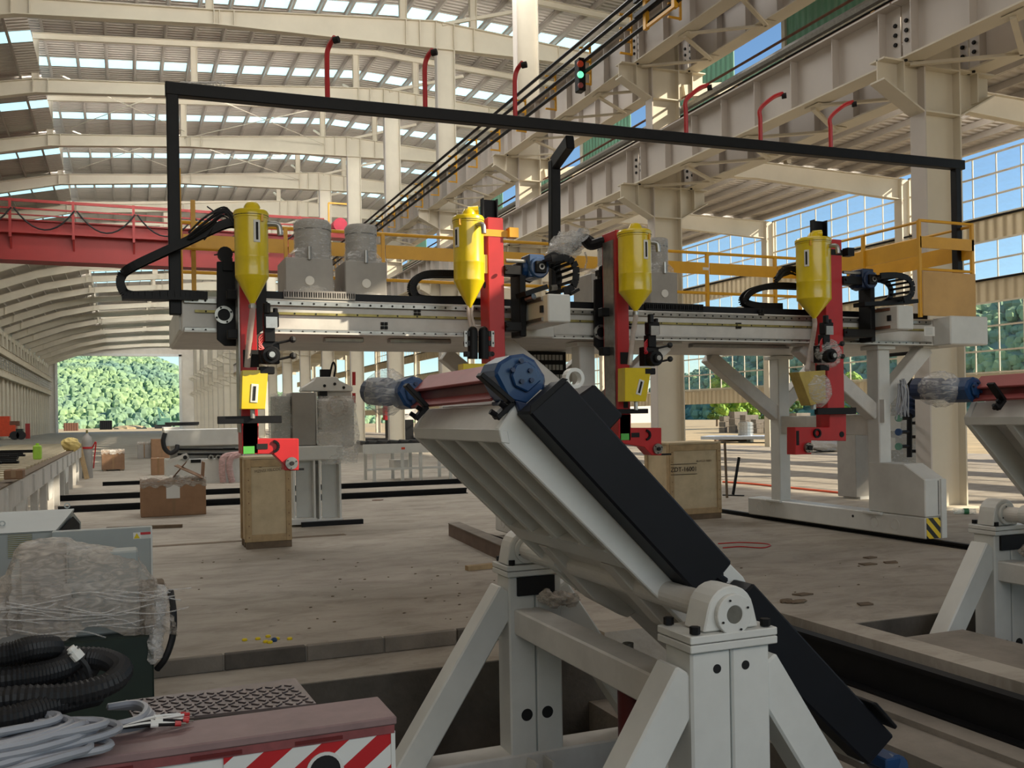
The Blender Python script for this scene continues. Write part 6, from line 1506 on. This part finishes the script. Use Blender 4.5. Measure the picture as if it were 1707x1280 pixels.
# hoses, sticks, scraps
def hose(name, label, pts, r, m):
    P = [G(px, py, r) for px, py in pts]; MB().tube(bez(P, 8), r, 7).build(name, m, smooth=True, label=label, cat='hose')
hose('orange_hose', 'orange hose lying straight across the floor behind the right gantry legs', ((1205, 803), (1250, 806), (1310, 812), (1370, 818), (1428, 824)), .022, hose_o)
hose('orange_hose', 'orange hose end on the floor at the right edge beside the big column', ((1640, 848), (1670, 851), (1720, 853)), .03, hose_o)
hose('red_hose', 'thin red hose loop on the floor right of the stencilled crate', ((1197, 906), (1235, 904), (1275, 906), (1284, 909), (1270, 913), (1235, 911), (1205, 913)), .007, red)
g = G(1222, 826); MB().bar(g+Vector((0, 0, .02)), U(1232, 762, g.y), .05, .03, (0, 1, 0)).bar(G(1205, 826)+Vector((0, 0, .012)), G(1240, 827)+Vector((0, 0, .012)), .06, .02).build('steel_stand', black, label='thin black upright bar on a flat foot right of the stencilled crate', cat='stand')
g = G(1212, 830); MB().bar(g+Vector((0, 0, .0)), U(1208, 735, g.y), .04, .03, (0, 1, 0)).build('steel_strip', woodD, label='thin brown strip leaning at the right side of the stencilled crate', cat='strip')
g = G(1606, 853); t = thing('water_bottle', 'clear plastic water bottle with a green label lying by the big column', 'bottle', g); a, c = G(1590, 852, .05), G(1626, 852, .05); MB().cyl(a, c, .045, n=12).build('bottle_body', clearm, t); d = c-a; MB().cyl(a+d*.45, a+d*.68, .0465, n=12).build('bottle_label', mat('green_label', (40, 110, 70), .5), t); MB().cyl(a-d*.06, a, .018, n=10).build('bottle_cap', paper, t)
def timber(label, p0, p1, w, h, m): MB().bar(G(*p0)+Vector((0, 0, h/2+.001)), G(*p1)+Vector((0, 0, h/2+.001)), w, h).build('timber_batten', m, label=label, cat='timber')
timber('weathered timber batten on the floor behind the grey cabinet panel', (178, 884), (304, 879), .09, .05, woodD)
timber('short pale timber batten on the floor left of the tilting table stand', (778, 951), (843, 944), .08, .05, wood)
for i, (px, py, nm) in enumerate(((1450, 930, 'just left of the striped carriage end'), (1447, 941, 'below the first, in line with the striped carriage end'), (1484, 938, 'right of the other two in front of the gantry rail'), (1336, 992, 'above the larger scrap near the dark cover'), (1442, 1008, 'beside the pit corner on the right'), (630, 834, 'far off near the pedestal machine'))):
    g = G(px, py); o = MB(); a0 = rnd.uniform(0, 3); w = .11
    P = [g+Vector((w*rnd.uniform(.7, 1.2)*math.cos(a0+k*1.57), .6*w*rnd.uniform(.7, 1.2)*math.sin(a0+k*1.57), .002)) for k in range(4)]; o.prism(P, (0, 0, .012)); o.build('scrap_piece', rust if i == 5 else woodD, label='thin brown scrap, %s' % nm, cat='scrap')
o = MB()
for k in range(5): g = G(1325+rnd.uniform(-18, 22), 1003+rnd.uniform(-3, 3)); o.ball(g+Vector((0, 0, .012)), .07, .04, .014, 7, 4, .6, rnd)
o.build('crumpled_scrap', woodD, label='crumpled dark scrap on the floor right of the blue-black cover', cat='scrap')
for i, (px, py) in enumerate(((408, 1068), (430, 1066), (447, 1062), (443, 1071), (450, 1072), (462, 1066), (483, 1066))):
    g = G(px, py); MB().lathe(g, [(.02, 0), (.022, .01), (.016, .018), (.006, .02)], 8).build('plastic_cap', yellow, label='small yellow plastic cap scattered on the floor edge near the curb', cat='cap', group='yellow caps by the curb')
g = G(457, 1069); MB().lathe(g, [(.022, 0), (.024, .016), (.014, .028), (.006, .03)], 8).build('plastic_cap', blue, label='single blue plastic cap among the yellow caps on the floor', cat='cap')
rb2 = random.Random(3); o = MB()
for k in range(120):
    g = G(rb2.uniform(330, 1500), rb2.uniform(930, 1050)); s = rb2.uniform(.004, .012)
    if g.y > 7.05 and not (g.x > 4.4 and g.y < 7.0): o.ball(g+Vector((0, 0, s*.3)), s*1.6, s, s*.6, 5, 4, .5, rb2)
tag(o.build('floor_grit', woodD), 'scattered small grit and chips on the concrete floor', 'grit', None, 'stuff')
